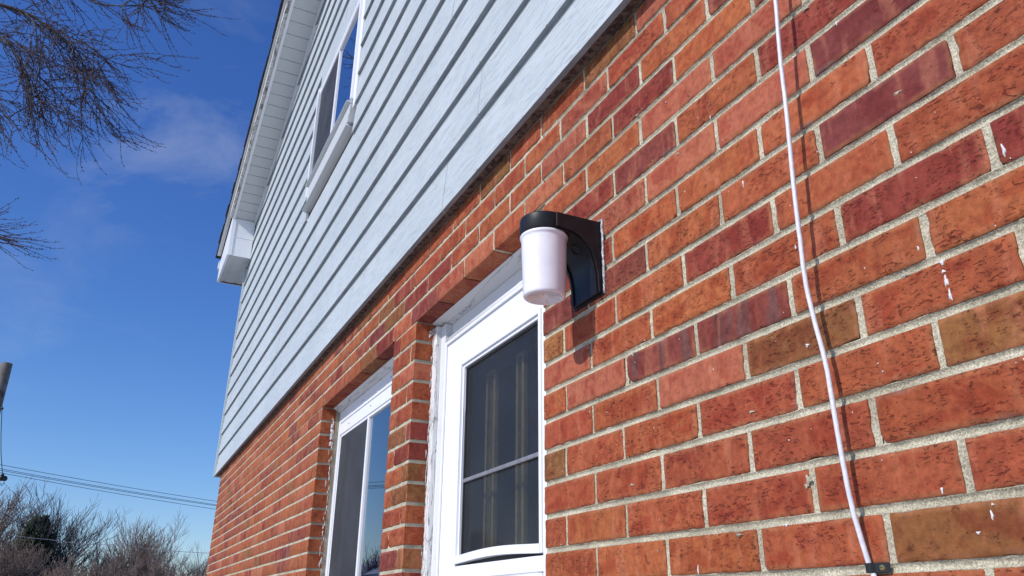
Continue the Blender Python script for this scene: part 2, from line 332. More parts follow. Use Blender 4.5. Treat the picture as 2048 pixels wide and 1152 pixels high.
UL, UR = -30.2, 26
SR = {'o': (181, 95, 62), 'O': (186, 99, 64), 'r': (150, 62, 54), 'm': (142, 69, 64), 'M': (132, 60, 60), 'd': (142, 66, 62), 'b': (150, 92, 58),
      'y': (178, 122, 74), 'Y': (152, 98, 64), 'p': (190, 105, 82), 'w': (178, 95, 78), 's': (196, 108, 74), 'q': (176, 86, 60)}
KN = {(0, -1): 'y', (0, 0): 'q', (0, 1): 'O', (0, 2): 'r', (0, 3): 'o', (0, 4): 'q', (1, -.5): 'p', (1, .5): 'o', (1, 1.5): 'O', (1, 2.5): 'q', (1, 3.5): 'r', (1, 4.5): 'r',
      (2, -1): 's', (2, 0): 'p', (2, 1): 'd', (2, 2): 'd', (2, 3): 'o', (2, 4): 'o', (3, -.5): 'q', (3, .5): 'o', (3, 1.5): 'p', (3, 2.5): 'b', (3, 3.5): 'q',
      (4, -1): 'Y', (4, 0): 'o', (4, 1): 'o', (4, 2): 'q', (4, 3): 'o', (4, 4): 'b', (5, -.5): 'q', (5, .5): 'o', (5, 1.5): 'q', (5, 2.5): 'q', (5, 3.5): 'q', (6, -1): 'q', (6, 0): 'o', (6, 1): 'o', (6, 2): 'q', (6, 3): 'q', (6, 4): 'q',
      (7, -.5): 'o', (7, .5): 'o', (7, 1.5): 'o', (7, 2.5): 'q', (7, 3.5): 'b', (8, 3): 'q', (8, 4): 'q',
      (-1, -.5): 'm', (-1, .5): 'm', (-1, 1.5): 'o', (-1, 2.5): 'o', (-1, 3.5): 'M', (-1, 4.5): 'q', (-2, 0): 'r', (-2, 1): 'O', (-2, 2): 'o', (-2, 3): 'O', (-2, 4): 'q',
      (-3, .5): 'w', (-3, 1.5): 'p', (-3, 2.5): 'p', (-3, 3.5): 'M', (-4, 0): 'r', (-4, 1): 'm', (-4, 2): 'o', (-4, 3): 'r', (-5, -.5): 'o', (-5, .5): 'O', (-5, 1.5): 'p', (-5, 2.5): 'p', (-5, 3.5): 'r',
      (-6, 0): 'o', (-6, 1): 'r', (-6, 2): 'O', (-6, 3): 'm', (-7, -.5): 'w', (-7, .5): 'r', (-7, 1.5): 'O', (-7, 2.5): 'm', (-8, -1): 'o', (-8, 0): 'w', (-8, 1): 'q', (-8, 2): 'q', (-9, -.5): 'o', (-9, .5): 'b', (-9, 1.5): 'w',
      (-6, -5): 'm', (-6, -4): 'p', (-6, -3): 'p', (-6, -2): 'o', (-7, -3.5): 'o', (-7, -4.5): 'r', (-8, -7): 'b', (-7, -6.5): 'b', (-3, -6): 'y', (0, -6): 'Y'}
SMOOTH = {'p', 'M'}
V, F, CO, PA, SMO = [], [], [], [], []
nv = 0
def brick(u0, u1, r, key, end0, end1, depth=.062, face=None):
    """one brick between joint lines u0,u1 of course r; endN = True where it ends at an opening"""
    global nv
    rs = random.Random(hash((round(u0 * 10), r)) & 0xffffff)
    g = .0098 / W_ / 2 * rs.uniform(.85, 1.15)
    a = u0 + (0 if end0 else wdu(r, u0) + g); b = u1 + (0 if end1 else wdu(r, u1) - g)
    um = (a + b) / 2
    x0, x1 = a * W_, b * W_
    gv = .0105 / 2
    def zz(u, v): return -(v + wdv(u, v)) * H_
    d = (Vector(((x0 + x1) / 2, 0, zz(um, r + .5))) - CAM).length
    if d < 1.75 and face is None: st = .0045
    elif d < 3.2 and face is None: st = .012
    else: st = None
    Lx = x1 - x0
    if Lx < .012: return
    if key is None:
        t = rs.random()
        key = 'o' if t < .34 else 'q' if t < .56 else 'O' if t < .68 else 'p' if t < .77 else 'r' if t < .89 else 'm' if t < .925 else 'b' if t < .965 else 'Y' if t < .98 else 'M'
    base = np.array(s2l(SR[key])) * np.array((.77, .84, .66))
    base = base * rs.uniform(.93, 1.07) * np.array((1, rs.uniform(.93, 1.07), rs.uniform(.93, 1.07)))
    seed = rs.random(); pit = -.3 if key == 'd' else rs.uniform(-.04, .0) if key in SMOOTH else rs.uniform(.0, 1.0) * (1 if key != 'm' else .5)
    pr = rs.uniform(-.0008, .0008); tilt = rs.uniform(-.0008, .0008)
    bl = .0016
    if st:
        nx = max(2, int((Lx - 2 * bl) / st)); nz = max(2, int((H_ - .0105 - 2 * bl) / st))
        xs = [0, bl] + [bl + (Lx - 2 * bl) * i / nx for i in range(1, nx)] + [Lx - bl, Lx]
        ts = [0, .04] + [.04 + .92 * i / nz for i in range(1, nz)] + [.96, 1]
    else:
        xs = [0, .003, Lx - .003, Lx]; ts = [0, .05, .95, 1]
    n, m = len(xs), len(ts)
    zb0, zb1 = zz(a, r + 1) + gv, zz(b, r + 1) + gv
    if r == -6 and b < -.3: zb0 = zb1 = .32105
    zt0, zt1 = zz(a, r) - gv, zz(b, r) - gv
    cc = [rs.random() for _ in range(4)]; cs = [rs.uniform(.003, .009) if q > .86 and st else .0012 for q in cc]
    if (r, round(u0 * 2) / 2) == (2, 1.0): cs = [.022, .002, .006, .002]
    if (r, round(u0 * 2) / 2) == (5, 3.5): cs = [.014, .003, .003, .003]
    Hh = H_ - .0105
    start = nv
    for j, t in enumerate(ts):
        for i, x in enumerate(xs):
            f = x / Lx; zb = zb0 + (zb1 - zb0) * f; zt = zt0 + (zt1 - zt0) * f
            z = zb + (zt - zb) * t
            X = x0 + x; y = pr + tilt * (f - .5)
            edge = min(x, Lx - x, t * Hh, (1 - t) * Hh)
            if st:
                P = Vector((X * 1.0 + seed * 9, seed * 31, z))
                n1_ = noise.noise(P * 70); n2_ = noise.noise(P * 190 + Vector((5, 5, 5)))
                e = noise.noise(P * 38 + Vector((9, 0, 0)))
                y += -.0006 * n1_ - .0004 * n2_ + (.0004 * abs(n2_) if edge > .003 else 0)
                ob_i = i in (0, n - 1) or i in (1, n - 2); ob_j = j in (0, m - 1) or j in (1, m - 2)
                chip = max(0, e - .34) * .007 + .0005 * n1_ + .0003 * n2_
                if ob_i and not (end0 and i < 2) and not (end1 and i > n - 3): X += (chip if i < 2 else -chip)
                if ob_j: z += (chip if j < 2 else -chip) * .9
                # rounded corners
                dx_, dz_ = min(x, Lx - x), min(t, 1 - t) * Hh
                ci = (0 if t < .5 else 2) + (0 if f < .5 else 1)
                if not ((f < .5 and end0) or (f >= .5 and end1)):
                    cr_ = cs[ci]
                    if dx_ < cr_ and dz_ < cr_:
                        qx, qz = cr_ - dx_, cr_ - dz_; q = math.hypot(qx, qz)
                        mx_ = max(qx, qz)
                        k_ = mx_ / q if q > 0 else 1
                        sx = 1 if f < .5 else -1; sz = 1 if t < .5 else -1
                        X += sx * (qx - qx * k_); z += sz * (qz - qz * k_)
            if i in (0, n - 1) or j in (0, m - 1): y += .0019
            elif st is None: y += 0
            V.append((X, y, z)); CO.append((*base, 1)); PA.append((min(1, edge / .027), seed, pit))
    for j in range(m - 1):
        for i in range(n - 1):
            q = start + j * n + i; F.append((q, q + 1, q + n + 1, q + n)); SMO.append(True)
    nv += n * m
    # sides: boundary loop -> back
    loop = [start + i for i in range(n)] + [start + j * n + n - 1 for j in range(1, m)] + [start + (m - 1) * n + i for i in range(n - 2, -1, -1)] + [start + j * n for j in range(m - 2, 0, -1)]
    bs = nv
    for step, dy in ((0, None), (1, depth)):
        for q in loop:
            X, y, z = V[q]
            V.append((X, y if dy is None else dy, z)); CO.append((*base, 1)); PA.append((.45, seed, pit))
    k = len(loop)
    for i in range(k):
        F.append((bs + i, bs + k + i, bs + k + (i + 1) % k, bs + (i + 1) % k)); SMO.append(False)
    nv += 2 * k
for r in range(-10, 30):
    iv = [(UL, UR, True, True)]
    if r >= OPEN_TOP:
        iv = [(UL, WIN[0], True, True), (WIN[1], DOOR[0], True, True), (DOOR[1], UR, True, True)] if r < WIN_BOT else [(UL, DOOR[0], True, True), (DOOR[1], UR, True, True)]
    ph = 0 if r % 2 == 0 else .5
    for a, b, e0, e1 in iv:
        js = [k + ph for k in range(math.floor(a) - 1, math.ceil(b) + 1) if a + .12 < k + ph < b - .12]
        ed = [a] + js + [b]
        for i in range(len(ed) - 1):
            k0 = ed[i] if i else (js[0] - 1 if js else a)
            key = KN.get((r, k0)) or KN.get((r, int(k0) if k0 == int(k0) else k0))
            brick(ed[i], ed[i + 1], r, key, i == 0, i == len(ed) - 2, depth=.068 if (i == 0 or i == len(ed) - 2 or r == -6) else .03)
me = bpy.data.meshes.new('brickwork'); ox, oy, oz = house.location
me.from_pydata(V, [], F)
me.materials.append(M['brick'])
me.polygons.foreach_set('use_smooth', SMO)
ca = me.attributes.new('col', 'FLOAT_COLOR', 'POINT'); ca.data.foreach_set('color', np.array(CO, dtype=np.float32).ravel())
pa_ = me.attributes.new('par', 'FLOAT_VECTOR', 'POINT'); pa_.data.foreach_set('vector', np.array(PA, dtype=np.float32).ravel())
bw = bpy.data.objects.new('brick_wall', me); C.objects.link(bw); bw.parent = house; bw.location = (-ox, -oy, -oz)

HOFF = (-ox, -oy, -oz)
def hpart(mb, name, mats, parent=None, bev=0, rec=True):
    """part of the house; geometry is written in world coordinates"""
    o = mb.build(name, mats)
    if parent is None: o.parent = house; o.location = HOFF
    else: o.parent = parent
    if rec: fix(o)
    if bev: bevel(o, bev)
    return o

# mortar : recessed sheet with a rough surface, returned into the openings
mb = MB()
def sheet(x0, x1, z0, z1, st=.006, near=True, yb=.0032):
    nx = max(1, int((x1 - x0) / st)); nz = max(1, int((z1 - z0) / st)); vs_ = []; fs = []
    for j in range(nz + 1):
        for i in range(nx + 1):
            x = x0 + (x1 - x0) * i / nx; z = z0 + (z1 - z0) * j / nz
            y = yb
            if near:
                e = 0 if (i in (0, nx) or j in (0, nz)) else 1
                y += e * (-.0016 * noise.noise(Vector((x * 45, 3, z * 45))) - .0010 * noise.noise(Vector((x * 150, 7, z * 150))))
            vs_.append((x, y, z))
    for j in range(nz):
        for i in range(nx):
            q = j * (nx + 1) + i; fs.append((q, q + 1, q + nx + 2, q + nx + 1))
    mb.add(vs_, fs, 0, True)
zo = -OPEN_TOP * H_ ; dz0, dz1 = DOOR[0] * W_, DOOR[1] * W_; wx0, wx1 = WIN[0] * W_, WIN[1] * W_; zwb = -WIN_BOT * H_
ZT, ZB = .66, -1.9
sheet(dz1 + .003, 1.42, -.72, ZT, .02, False, .0062); sheet(dz1 + .003, 1.42, ZB, -.72, 1, False); sheet(1.42, UR * W_, ZB, ZT, 1, False)
sheet(wx1 + .003, dz0 - .003, ZB, zo, .008); sheet(UL * W_ + .003, wx0 - .003, ZB, zo, 9, False); sheet(UL * W_ + .003, dz1 + .003, zo + .0045, ZT, .012)
sheet(wx0 - .003, wx1 + .003, ZB, zwb - .003, 9, False)
def strip(P, n):
    vs_ = []
    for row in P: vs_ += row
    m = len(P[0]); mb.add(vs_, [(j * m + i, j * m + i + 1, (j + 1) * m + i + 1, (j + 1) * m + i) for j in range(n - 1) for i in range(m - 1)], 0, True)
def mn(x, z, k=1): return k * (-.0007 * noise.noise(Vector((x * 60, 3, z * 60))) - .0007 * noise.noise(Vector((x * 210, 7, z * 210))))
def tool(q):   # tooled concave joint, q = -1 lower edge .. 1 upper edge
    return .0026 + .0030 * max(0, 1 - (q * 1.05) ** 2) if abs(q) <= 1.06 else .0045
for v in range(-9, 12):
    xs_ = [dz1 + .0035 + i * .0055 for i in range(int((1.42 - dz1) / .0055))]; P = []
    for x in xs_:
        u_ = x / W_; zc = -(v + wdv(u_, v)) * H_; wob = .0006 * noise.noise(Vector((x * 30, v, 0)))
        hw = .0046 + .0007 * noise.noise(Vector((x * 22, v, 5)))
        P.append([(x, tool(q) + mn(x, zc + q * .0062), zc + wob + q * (hw + .0004)) for q in (-1.35, -1, -.8, -.5, -.2, .1, .4, .7, .9, 1.05, 1.35)])
    strip(P, len(P))
for r in range(-10, 12):
    ph = 0 if r % 2 == 0 else .5
    for k in range(0, 8):
        u_ = k + ph; xc = (u_ + wdu(r, u_)) * W_
        if xc > 1.40: continue
        za, zb9 = -(r + 1 + wdv(u_, r + 1)) * H_ + .0052, -(r + wdv(u_, r)) * H_ - .0052; P = []
        for i in range(13):
            z = za + (zb9 - za) * i / 12
            P.append([(xc + q * .0054, .0030 + .0010 * (1 - q * q) + mn(xc + q * .006, z, 1.2), z) for q in (-1.1, -.7, -.3, .1, .5, .8, 1.1)])
        strip(P, 13)
def ret(x, s, z0, z1):   # mortar on jamb returns, 3 mm behind the brick ends
    mb.add([(x, .0042, z0), (x, .10, z0), (x, .10, z1), (x, .0042, z1)], [(0, 1, 2, 3)])
ret(dz0 - .003, 1, ZB, zo); ret(dz1 + .003, -1, ZB, zo); ret(wx0 - .003, 1, zwb, zo); ret(wx1 + .003, -1, zwb, zo)
mb.add([(wx0, .0052, zo + .0045), (dz1, .0052, zo + .0045), (dz1, .10, zo + .0045), (wx0, .10, zo + .0045)], [(0, 1, 2, 3)])
mb.add([(UL * W_ + .003, .0042, ZB), (UL * W_ + .003, 8, ZB), (UL * W_ + .003, 8, ZT), (UL * W_ + .003, .0042, ZT)], [(0, 1, 2, 3)])
hpart(mb, 'mortar', M['mortar'], rec=False)

# side wall of the house facing away to the left
V, F, CO, PA, SMO = [], [], [], [], []; nv = 0
for r in range(-10, 30):
    ph = 0 if r % 2 == 0 else .5
    for k in range(0, 39):
        a = k + ph if k else .0; b = k + 1 + ph
        rs = random.Random(r * 977 + k); key = rs.choice('ooqOpqrmoqb'); base = np.array(s2l(SR[key])) * .8; seed = rs.random()
        y0, y1 = a * W_ + (.006 if k else .072), b * W_ - .005; z0, z1 = -(r + 1) * H_ + .005, -r * H_ - .005; X = UL * W_
        o = len(V); V += [(X, y0, z0), (X, y1, z0), (X, y1, z1), (X, y0, z1), (X + .02, y0, z0), (X + .02, y1, z0), (X + .02, y1, z1), (X + .02, y0, z1)]
        F += [(o, o + 3, o + 2, o + 1), (o, o + 1, o + 5, o + 4), (o + 1, o + 2, o + 6, o + 5), (o + 2, o + 3, o + 7, o + 6), (o + 3, o, o + 4, o + 7)]
        SMO += [False] * 5; CO += [(*base, 1)] * 8; PA += [(.5, seed, .3)] * 8
me = bpy.data.meshes.new('side_brickwork'); me.from_pydata(V, [], F); me.materials.append(M['brick'])
ca = me.attributes.new('col', 'FLOAT_COLOR', 'POINT'); ca.data.foreach_set('color', np.array(CO, dtype=np.float32).ravel())
pa_ = me.attributes.new('par', 'FLOAT_VECTOR', 'POINT'); pa_.data.foreach_set('vector', np.array(PA, dtype=np.float32).ravel())
o = bpy.data.objects.new('side_brick_wall', me); C.objects.link(o); o.parent = house; o.location = HOFF

# white paint and caulk smears, flecks of paint on the brick face
mb = MB()
def blobm(x, y, z, rx, rz, th=.0012, nrm='y', seed=0):
    n = 14; rs = random.Random(seed or int((x * 991 + z * 733) * 1000)); vs_ = []; ph = rs.random() * 9
    for ring, hh in ((1, 0), (.8, th), (0, th * 1.15)):
        for k in range(n):
            a = 2 * math.pi * k / n; q = ring * (1 + .35 * math.sin(3 * a + ph) + .22 * math.sin(5 * a + ph * 2) + .12 * math.sin(9 * a + ph))
            u_, v_ = rx * q * math.cos(a), rz * q * math.sin(a)
            vs_.append((x + u_, y - hh, z + v_) if nrm == 'y' else (x + hh, y + u_, z + v_))
    fs = [(r_ * n + k, r_ * n + (k + 1) % n, (r_ + 1) * n + (k + 1) % n, (r_ + 1) * n + k) for r_ in range(2) for k in range(n)]
    mb.add(vs_, fs, 0, True)
for x, z, a, b in [(.839, -.201, .003, .003), (.8385, -.212, .0022, .0016), (.839, -.224, .0022, .0055), (.840, -.241, .0016, .006), (.932, -.11, .0016, .0075), (.556, .045, .0009, .006), (.635, -.237, .0026, .0026),
                   (.833, -.47, .0011, .0045), (.815, -.485, .002, .0016), (.56, -.455, .0022, .002), (.583, -.351, .0012, .001), (.389, .302, .001, .0015), (.765, .188, .0012, .003), (.377, -.501, .0009, .006), (.785, -.44, .0011, .0035), (.815, -.174, .0010, .003), (.639, -.098, .001, .003),
                   (.836, -.46, .0014, .0012), (.70, .02, .001, .001), (.74, -.30, .001, .001), (.62, .12, .0008, .0014), (.45, -.22, .0009, .001), (.42, .10, .0008, .001), (.90, -.33, .001, .0014), (.5, .2, .0007, .003)]:
    blobm(x, -.0004, z, a, b)
rs = random.Random(3)
for i in range(60): blobm(rs.uniform(-.05, 1.05), -.0003, rs.uniform(-.5, .5), .0006, rs.uniform(.0005, .0012), .0006)
mo_ = mb; mb = MB()
for x, z, a, b in [(.606, -.405, .004, .006), (.602, -.412, .003, .003), (.243, -.135, .0035, .0045), (.792, -.198, .005, .004), (.36, -.005, .006, .0018), (.41, .18, .005, .002), (.12, -.19, .004, .002), (.93, -.36, .006, .002), (.52, -.30, .005, .0015), (.83, .03, .005, .002), (.30, .33, .004, .0016), (.72, .25, .006, .002), (.22, -.36, .005, .0016), (.47, -.46, .006, .002)]: blobm(x, -.0003, z, a, b, .0012)
hpart(mb, 'mortar_smears', M['mortar'])['kind'] = 'stuff'; mb = mo_
# peeled edge left of the window and beside the door, on the brick returns
for i in range(46):
    z = .27 - i * .022 + rs.uniform(-.006, .006); blobm(wx0 + .0005, .068 - abs(rs.gauss(0, .008)), z, rs.uniform(.001, .003), rs.uniform(.006, .016), .0004, 'x', i + 1)
for i in range(10): blobm(wx0 + .0005, .055, 0.24 - i * .008 * rs.uniform(.5, 1.8), .006, .006, .0012, 'x', i + 91)
for i in range(54):
    z = .30 - i * .021 + rs.uniform(-.006, .006); blobm(dz0 + .0005, .064 - abs(rs.gauss(0, .003)), z, rs.uniform(.001, .002), rs.uniform(.008, .018), .0004, 'x', i + 201)
for i in range(5): blobm(dz0 + .0005, .058 + rs.uniform(-.01, .01), .298 - i * .006, rs.uniform(.002, .006), rs.uniform(.003, .007), .0012, 'x', i + 301)
hpart(mb, 'paint_smears', M['blob'])['kind'] = 'stuff'

# crumbled mortar ledge under the siding
mb = MB(); rs = random.Random(12)
x = UL * W_ + .02
while x < 2.4:
    L0 = rs.uniform(.012, .05); h = rs.uniform(.004, .017)
    n = 5; zz_ = .589
    pts = [(x, zz_)] + [(x + L0 * k / n, zz_ - h * rs.uniform(.35, 1)) for k in range(n + 1)] + [(x + L0, zz_)]
    mb.prism(pts, -.001 - rs.uniform(.002, .010), .004, 'y', 0); x += L0 * rs.uniform(.7, 1.5)
g = G('dark crumbled mortar'); M['crumb'] = g.fin(g.mix(g.ramp(g.noise(60, 5), .4, .6), (.05, .03, .022), (.17, .11, .08)), .95, g.bump(g.noise(200, 4), .004))
hpart(mb, 'crumbled_mortar', M['crumb'])['kind'] = 'stuff'

# ------------------------------------------------------------------ siding
SX0, SX1, SZ, SE = -6.27, 5.35, .574, .1845
RIDGE = -.46
def rake(x): return 2.954 + .319 * (x + 6.207) if x <= RIDGE else 2.954 + .319 * (RIDGE * 2 - x + 6.207)
YO, YI = -.0385, -.024
UW = (-3.10, -2.12, 1.93, 2.62)     # upper window opening
mb = MB(); nails = MB(); rs = random.Random(8)
jointx = {0: [-.67, -4.18, 2.9], 1: [-3.96, -.41, 3.1], 2: [-3.59, -.02, 2.2], 3: [-3.22, .4, 3.3], 4: [-4.16, -.66, 2.6], 5: [-2.69, .9], 6: [-4.18, -.55, .9], 7: [-4.1, -.3], 8: [-5.6, -1.4, 1.9]}
def ptsclip(x0, x1, z0, z1):
    """board rectangle under the rake line -> polygon"""
    P = [(x0, z0), (x1, z0), (x1, z1), (x0, z1)]
    for nx_, nz_, c_ in ((-.319, 1, 2.954 + .319 * 6.207), (.319, 1, 2.954 + .319 * (2 * RIDGE + 6.207))):
        Q = []
        for i in range(len(P)):
            a, b = P[i], P[(i + 1) % len(P)]; da = nx_ * a[0] + nz_ * a[1] - c_; db = nx_ * b[0] + nz_ * b[1] - c_
            if da <= 0: Q.append(a)
            if (da < 0) != (db < 0) and abs(da - db) > 1e-9:
                t = da / (da - db); Q.append((a[0] + (b[0] - a[0]) * t, a[1] + (b[1] - a[1]) * t))
        P = Q
        if len(P) < 3: return []
    return P
k = 0
while SZ + k * SE < rake(RIDGE):
    z0 = SZ + k * SE; z1 = z0 + SE
    cuts = [SX0 + .012] + sorted(jointx.get(k, [-4 + (k * 1.37) % 3, (k * .9) % 2 + .2])) + [SX1]
    segs = []
    for a, b in zip(cuts[:-1], cuts[1:]): segs.append((a + .0014, b - .0014))
    fin = []
    for a, b in segs:
        if z1 > UW[2] - .16 and z0 < UW[3] + .10:
            if a < UW[0] - .02 < b or a < UW[1] + .064 < b:
                if a < UW[0] - .02: fin.append((a, UW[0] - .02))
                if b > UW[1] + .064: fin.append((UW[1] + .064, b))
            elif not (a > UW[0] - .03 and b < UW[1] + .07): fin.append((a, b))
        else: fin.append((a, b))
    for a, b in fin:
        P = ptsclip(a, b, z0, z1 + .012)
        if len(P) < 3: continue
        jit = rs.uniform(-.0006, .0006)
        def yf(z): return YO + jit + (YI - YO) * (z - z0) / (z1 - z0)
        n = len(P); off = .0150
        fr = [(p[0], yf(p[1]), p[1]) for p in P]; bk = [(p[0], yf(p[1]) + off, p[1]) for p in P]
        mb.add(fr + bk, [tuple(range(n)), tuple(range(2 * n - 1, n - 1, -1))])
        for i in range(n):
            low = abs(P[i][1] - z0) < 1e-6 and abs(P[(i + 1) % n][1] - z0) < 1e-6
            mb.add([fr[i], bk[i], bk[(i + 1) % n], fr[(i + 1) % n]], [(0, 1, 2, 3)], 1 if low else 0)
        x = math.ceil(a / .406) * .406 + rs.uniform(-.01, .01)
        while x < min(b, 2.6):
            if z0 < rake(x) - .06: nails.add([(x + .0024 * math.cos(t), YO - .0003, z0 + .002 + .0024 * math.sin(t)) for t in [i * math.pi / 4 for i in range(8)]] + [(x, YO - .0012, z0 + .002)], [(i, (i + 1) % 8, 8) for i in range(8)], 0)
            x += .406 + rs.uniform(-.012, .012)
    k += 1
M['edgeshade'] = simple('painted shade under lap boards', (.25, .285, .305), .8, .2, 12)  # darker siding colour for the board undersides, lap shade painted in
sid = hpart(mb, 'lap_siding', [M['siding'], M['edgeshade']])
hpart(nails, 'nail_heads', M['nail'], sid)['kind'] = 'stuff'
# sheathing behind the siding, plus side wall
mb = MB()
sh = [(SX0 + .02, .50), (SX1, .50), (SX1, rake(SX1)), (RIDGE, rake(RIDGE)), (SX0 + .02, rake(SX0))]
# front sheathing in pieces round the window
def shp(x0, x1, z0, z1):
    P = ptsclip(x0, x1, z0, z1)
    if P: mb.prism(P, -.012, .0, 'y')
shp(SX0 + .02, UW[0] - .01, SZ + .012, 5.2); shp(UW[1] + .01, SX1, SZ + .012, 5.2); shp(UW[0] - .01, UW[1] + .01, SZ + .012, UW[2]); shp(UW[0] - .01, UW[1] + .01, UW[3], 5.2)
mb.box(SX0 + .004, SX0 + .02, .0, 8, SZ + .012, 2.95); mb.box(SX1, SX1 + .02, 0, 8, ZB, 2.95); mb.box(SX0, SX1, 8, 8.02, ZB, 2.95)
hpart(mb, 'wall_sheathing', M['crumb'])
mb = MB()
for k in range(13):
    z0 = SZ + k * SE; mb.prism([(SX0 - .004, z0), (SX0 + .008, z0 + SE), (SX0 + .019, z0 + SE), (SX0 + .019, z0)], .02, 8, 'y')
hpart(mb, 'side_siding', M['siding'])
# corner board
mb = MB(); mb.box(SX0 - .014, SX0 + .012, -.048, .03, SZ - .012, 2.93); mb.box(SX0 + .0125, SX0 + .018, -.040, -.02, SZ - .008, 2.93)
hpart(mb, 'corner_board', M['siding'], bev=.0015)
mb = MB(); mb.box(SX0 + .02, SX1, -.0232, .0, SZ + .001, SZ + .011)
hpart(mb, 'starter_strip', M['crumb'])

# ------------------------------------------------------------------ rake soffit, fascia, roof
WS = .23
U3 = Vector((1, 0, .319)).normalized(); N3 = Vector((-U3.z, 0, U3.x))
def rk(x, dn=0): return Vector((x, 0, rake(x))) + N3 * dn
XB = -6.02          # where the boxed return starts
def rprism(mb, x0, x1, sec, mi=0):
    """section (y, height above soffit plane) swept along the left rake"""
    n = len(sec); A = [rk(x0, h) for y, h in sec]; B = [rk(x1, h) for y, h in sec]
    mb.add([(a.x, s[0], a.z) for a, s in zip(A, sec)] + [(b.x, s[0], b.z) for b, s in zip(B, sec)],
           [tuple(range(n)), tuple(range(2 * n - 1, n - 1, -1))] + [(i, i + n, (i + 1) % n + n, (i + 1) % n) for i in range(n)], mi)
mb = MB(); dx = .122 * U3.x; x = XB; i = 0
while x < RIDGE:
    rprism(mb, x + .0035, x + dx - .0035, [(-WS - .004, 0), (-.020, 0), (-.020, .004), (-WS - .004, .004)])
    rprism(mb, x - .0035, x + .0035, [(-WS - .004, .005), (-.020, .005), (-.020, .008), (-WS - .004, .008)]); x += dx
hpart(mb, 'rake_soffit', M['vinyl'])
mb = MB(); rprism(mb, XB + .01, RIDGE, [(-.046, -.012), (-.018, -.030), (-.018, .0), (-.046, .0)])
hpart(mb, 'soffit_channel', M['trim'])
mb = MB()
rprism(mb, XB, RIDGE, [(-WS - .022, -.010), (-WS, -.010), (-WS, .02), (-WS - .022, .02)])
hpart(mb, 'fascia_lip', M['white'], bev=.002)
mb = MB()
rprism(mb, XB - .02, RIDGE, [(-WS - .050, .004), (-WS - .0225, .004), (-WS - .0225, .085), (-WS - .050, .085)])
hpart(mb, 'rake_fascia', M['stain'])
mb = MB()
rprism(mb, SX0 - .42, RIDGE, [(-WS - .068, .0855), (-WS - .03, .0855), (-WS - .03, .118), (-WS - .062, .118)])
hpart(mb, 'drip_edge', M['trim'])
# roof slabs with ragged shingle edges
mb = MB(); x = SX0 - .50; rs = random.Random(4)
while x < RIDGE:
    x2 = min(x + rs.uniform(.10, .17), RIDGE); e = -WS - .075 - rs.uniform(0, .012)
    rprism(mb, x, x2 - .003, [(e, .1185), (8.3, .1185), (8.3, .128), (e, .128 + rs.uniform(0, .004))]); x = x2
rr = [(RIDGE, rake(RIDGE) + .125), (SX1 + .5, rake(SX1 + .5) + .125), (SX1 + .5, rake(SX1 + .5) + .105), (RIDGE, rake(RIDGE) + .105)]
mb.prism(rr, -WS - .08, 8.3, 'y')
hpart(mb, 'roof', M['shingle'])
mb = MB(); rr = [(RIDGE, rake(RIDGE) + .10), (SX1 + .4, rake(SX1 + .4) + .10), (SX1 + .4, rake(SX1 + .4)), (RIDGE, rake(RIDGE))]
mb.prism(rr, -WS - .05, -.02, 'y'); hpart(mb, 'right_rake_fascia', M['trim'])
# boxed eave return at the corner
EX = SX0 - .49; BZ = 2.615
mb = MB()
mb.box(XB - .008, XB, -WS, -.036, BZ, rake(XB) - .002)                                 # near end panel
mb.box(XB, XB + .006, -WS - .02, -WS + .016, BZ, rake(XB) - .004)                     # corner trim on it
mb.box(XB, XB + .003, -WS + .016, -.036, (BZ + rake(XB)) / 2 - .004, (BZ + rake(XB)) / 2)
fa = [(EX, BZ - .004), (XB + .004, BZ - .004), (XB + .004, rake(XB) + .02), (EX - .0, rake(EX) + .06)]
mb.prism(fa, -WS - .024, -WS - .0005, 'y')
hpart(mb, 'eave_return', M['white'], bev=.0015)
mb = MB()
yy = [-WS + .0, -WS + .012, -WS + .045, -WS + .05, -.09, -.085, -.0]
mb.box(EX, XB - .002, -WS + .001, 8, BZ + .006, BZ + .010)
mb.box(EX, XB - .002, -WS + .001, -WS + .03, BZ, BZ + .006); mb.box(EX, XB - .002, -WS + .06, -.085, BZ + .002, BZ + .006); mb.box(EX, XB - .010, -.06, 8, BZ + .002, BZ + .006)
hpart(mb, 'eave_soffit', M['vinyl'])
mb = MB(); mb.box(EX + .001, EX + .012, -WS + .01, -.0, BZ - .006, BZ - .0005); hpart(mb, 'soffit_gap', M['gasket'])
mb = MB(); mb.box(EX - .018, EX - .0005, -WS - .024, 8, BZ - .004, rake(EX) + .06); hpart(mb, 'eave_fascia', M['white'])
mb = MB(); gz = rake(EX) + .08
prof = [(EX - .02, gz), (EX - .02, gz - .09), (EX - .075, gz - .09), (EX - .11, gz - .045), (EX - .12, gz), (EX - .113, gz), (EX - .103, gz - .04), (EX - .072, gz - .083), (EX - .027, gz - .083), (EX - .027, gz)]
mb.prism(prof, -WS - .03, 8, 'y'); mb.prism(prof[:5], -WS - .034, -WS - .0305, 'y')
hpart(mb, 'gutter', M['trim'])

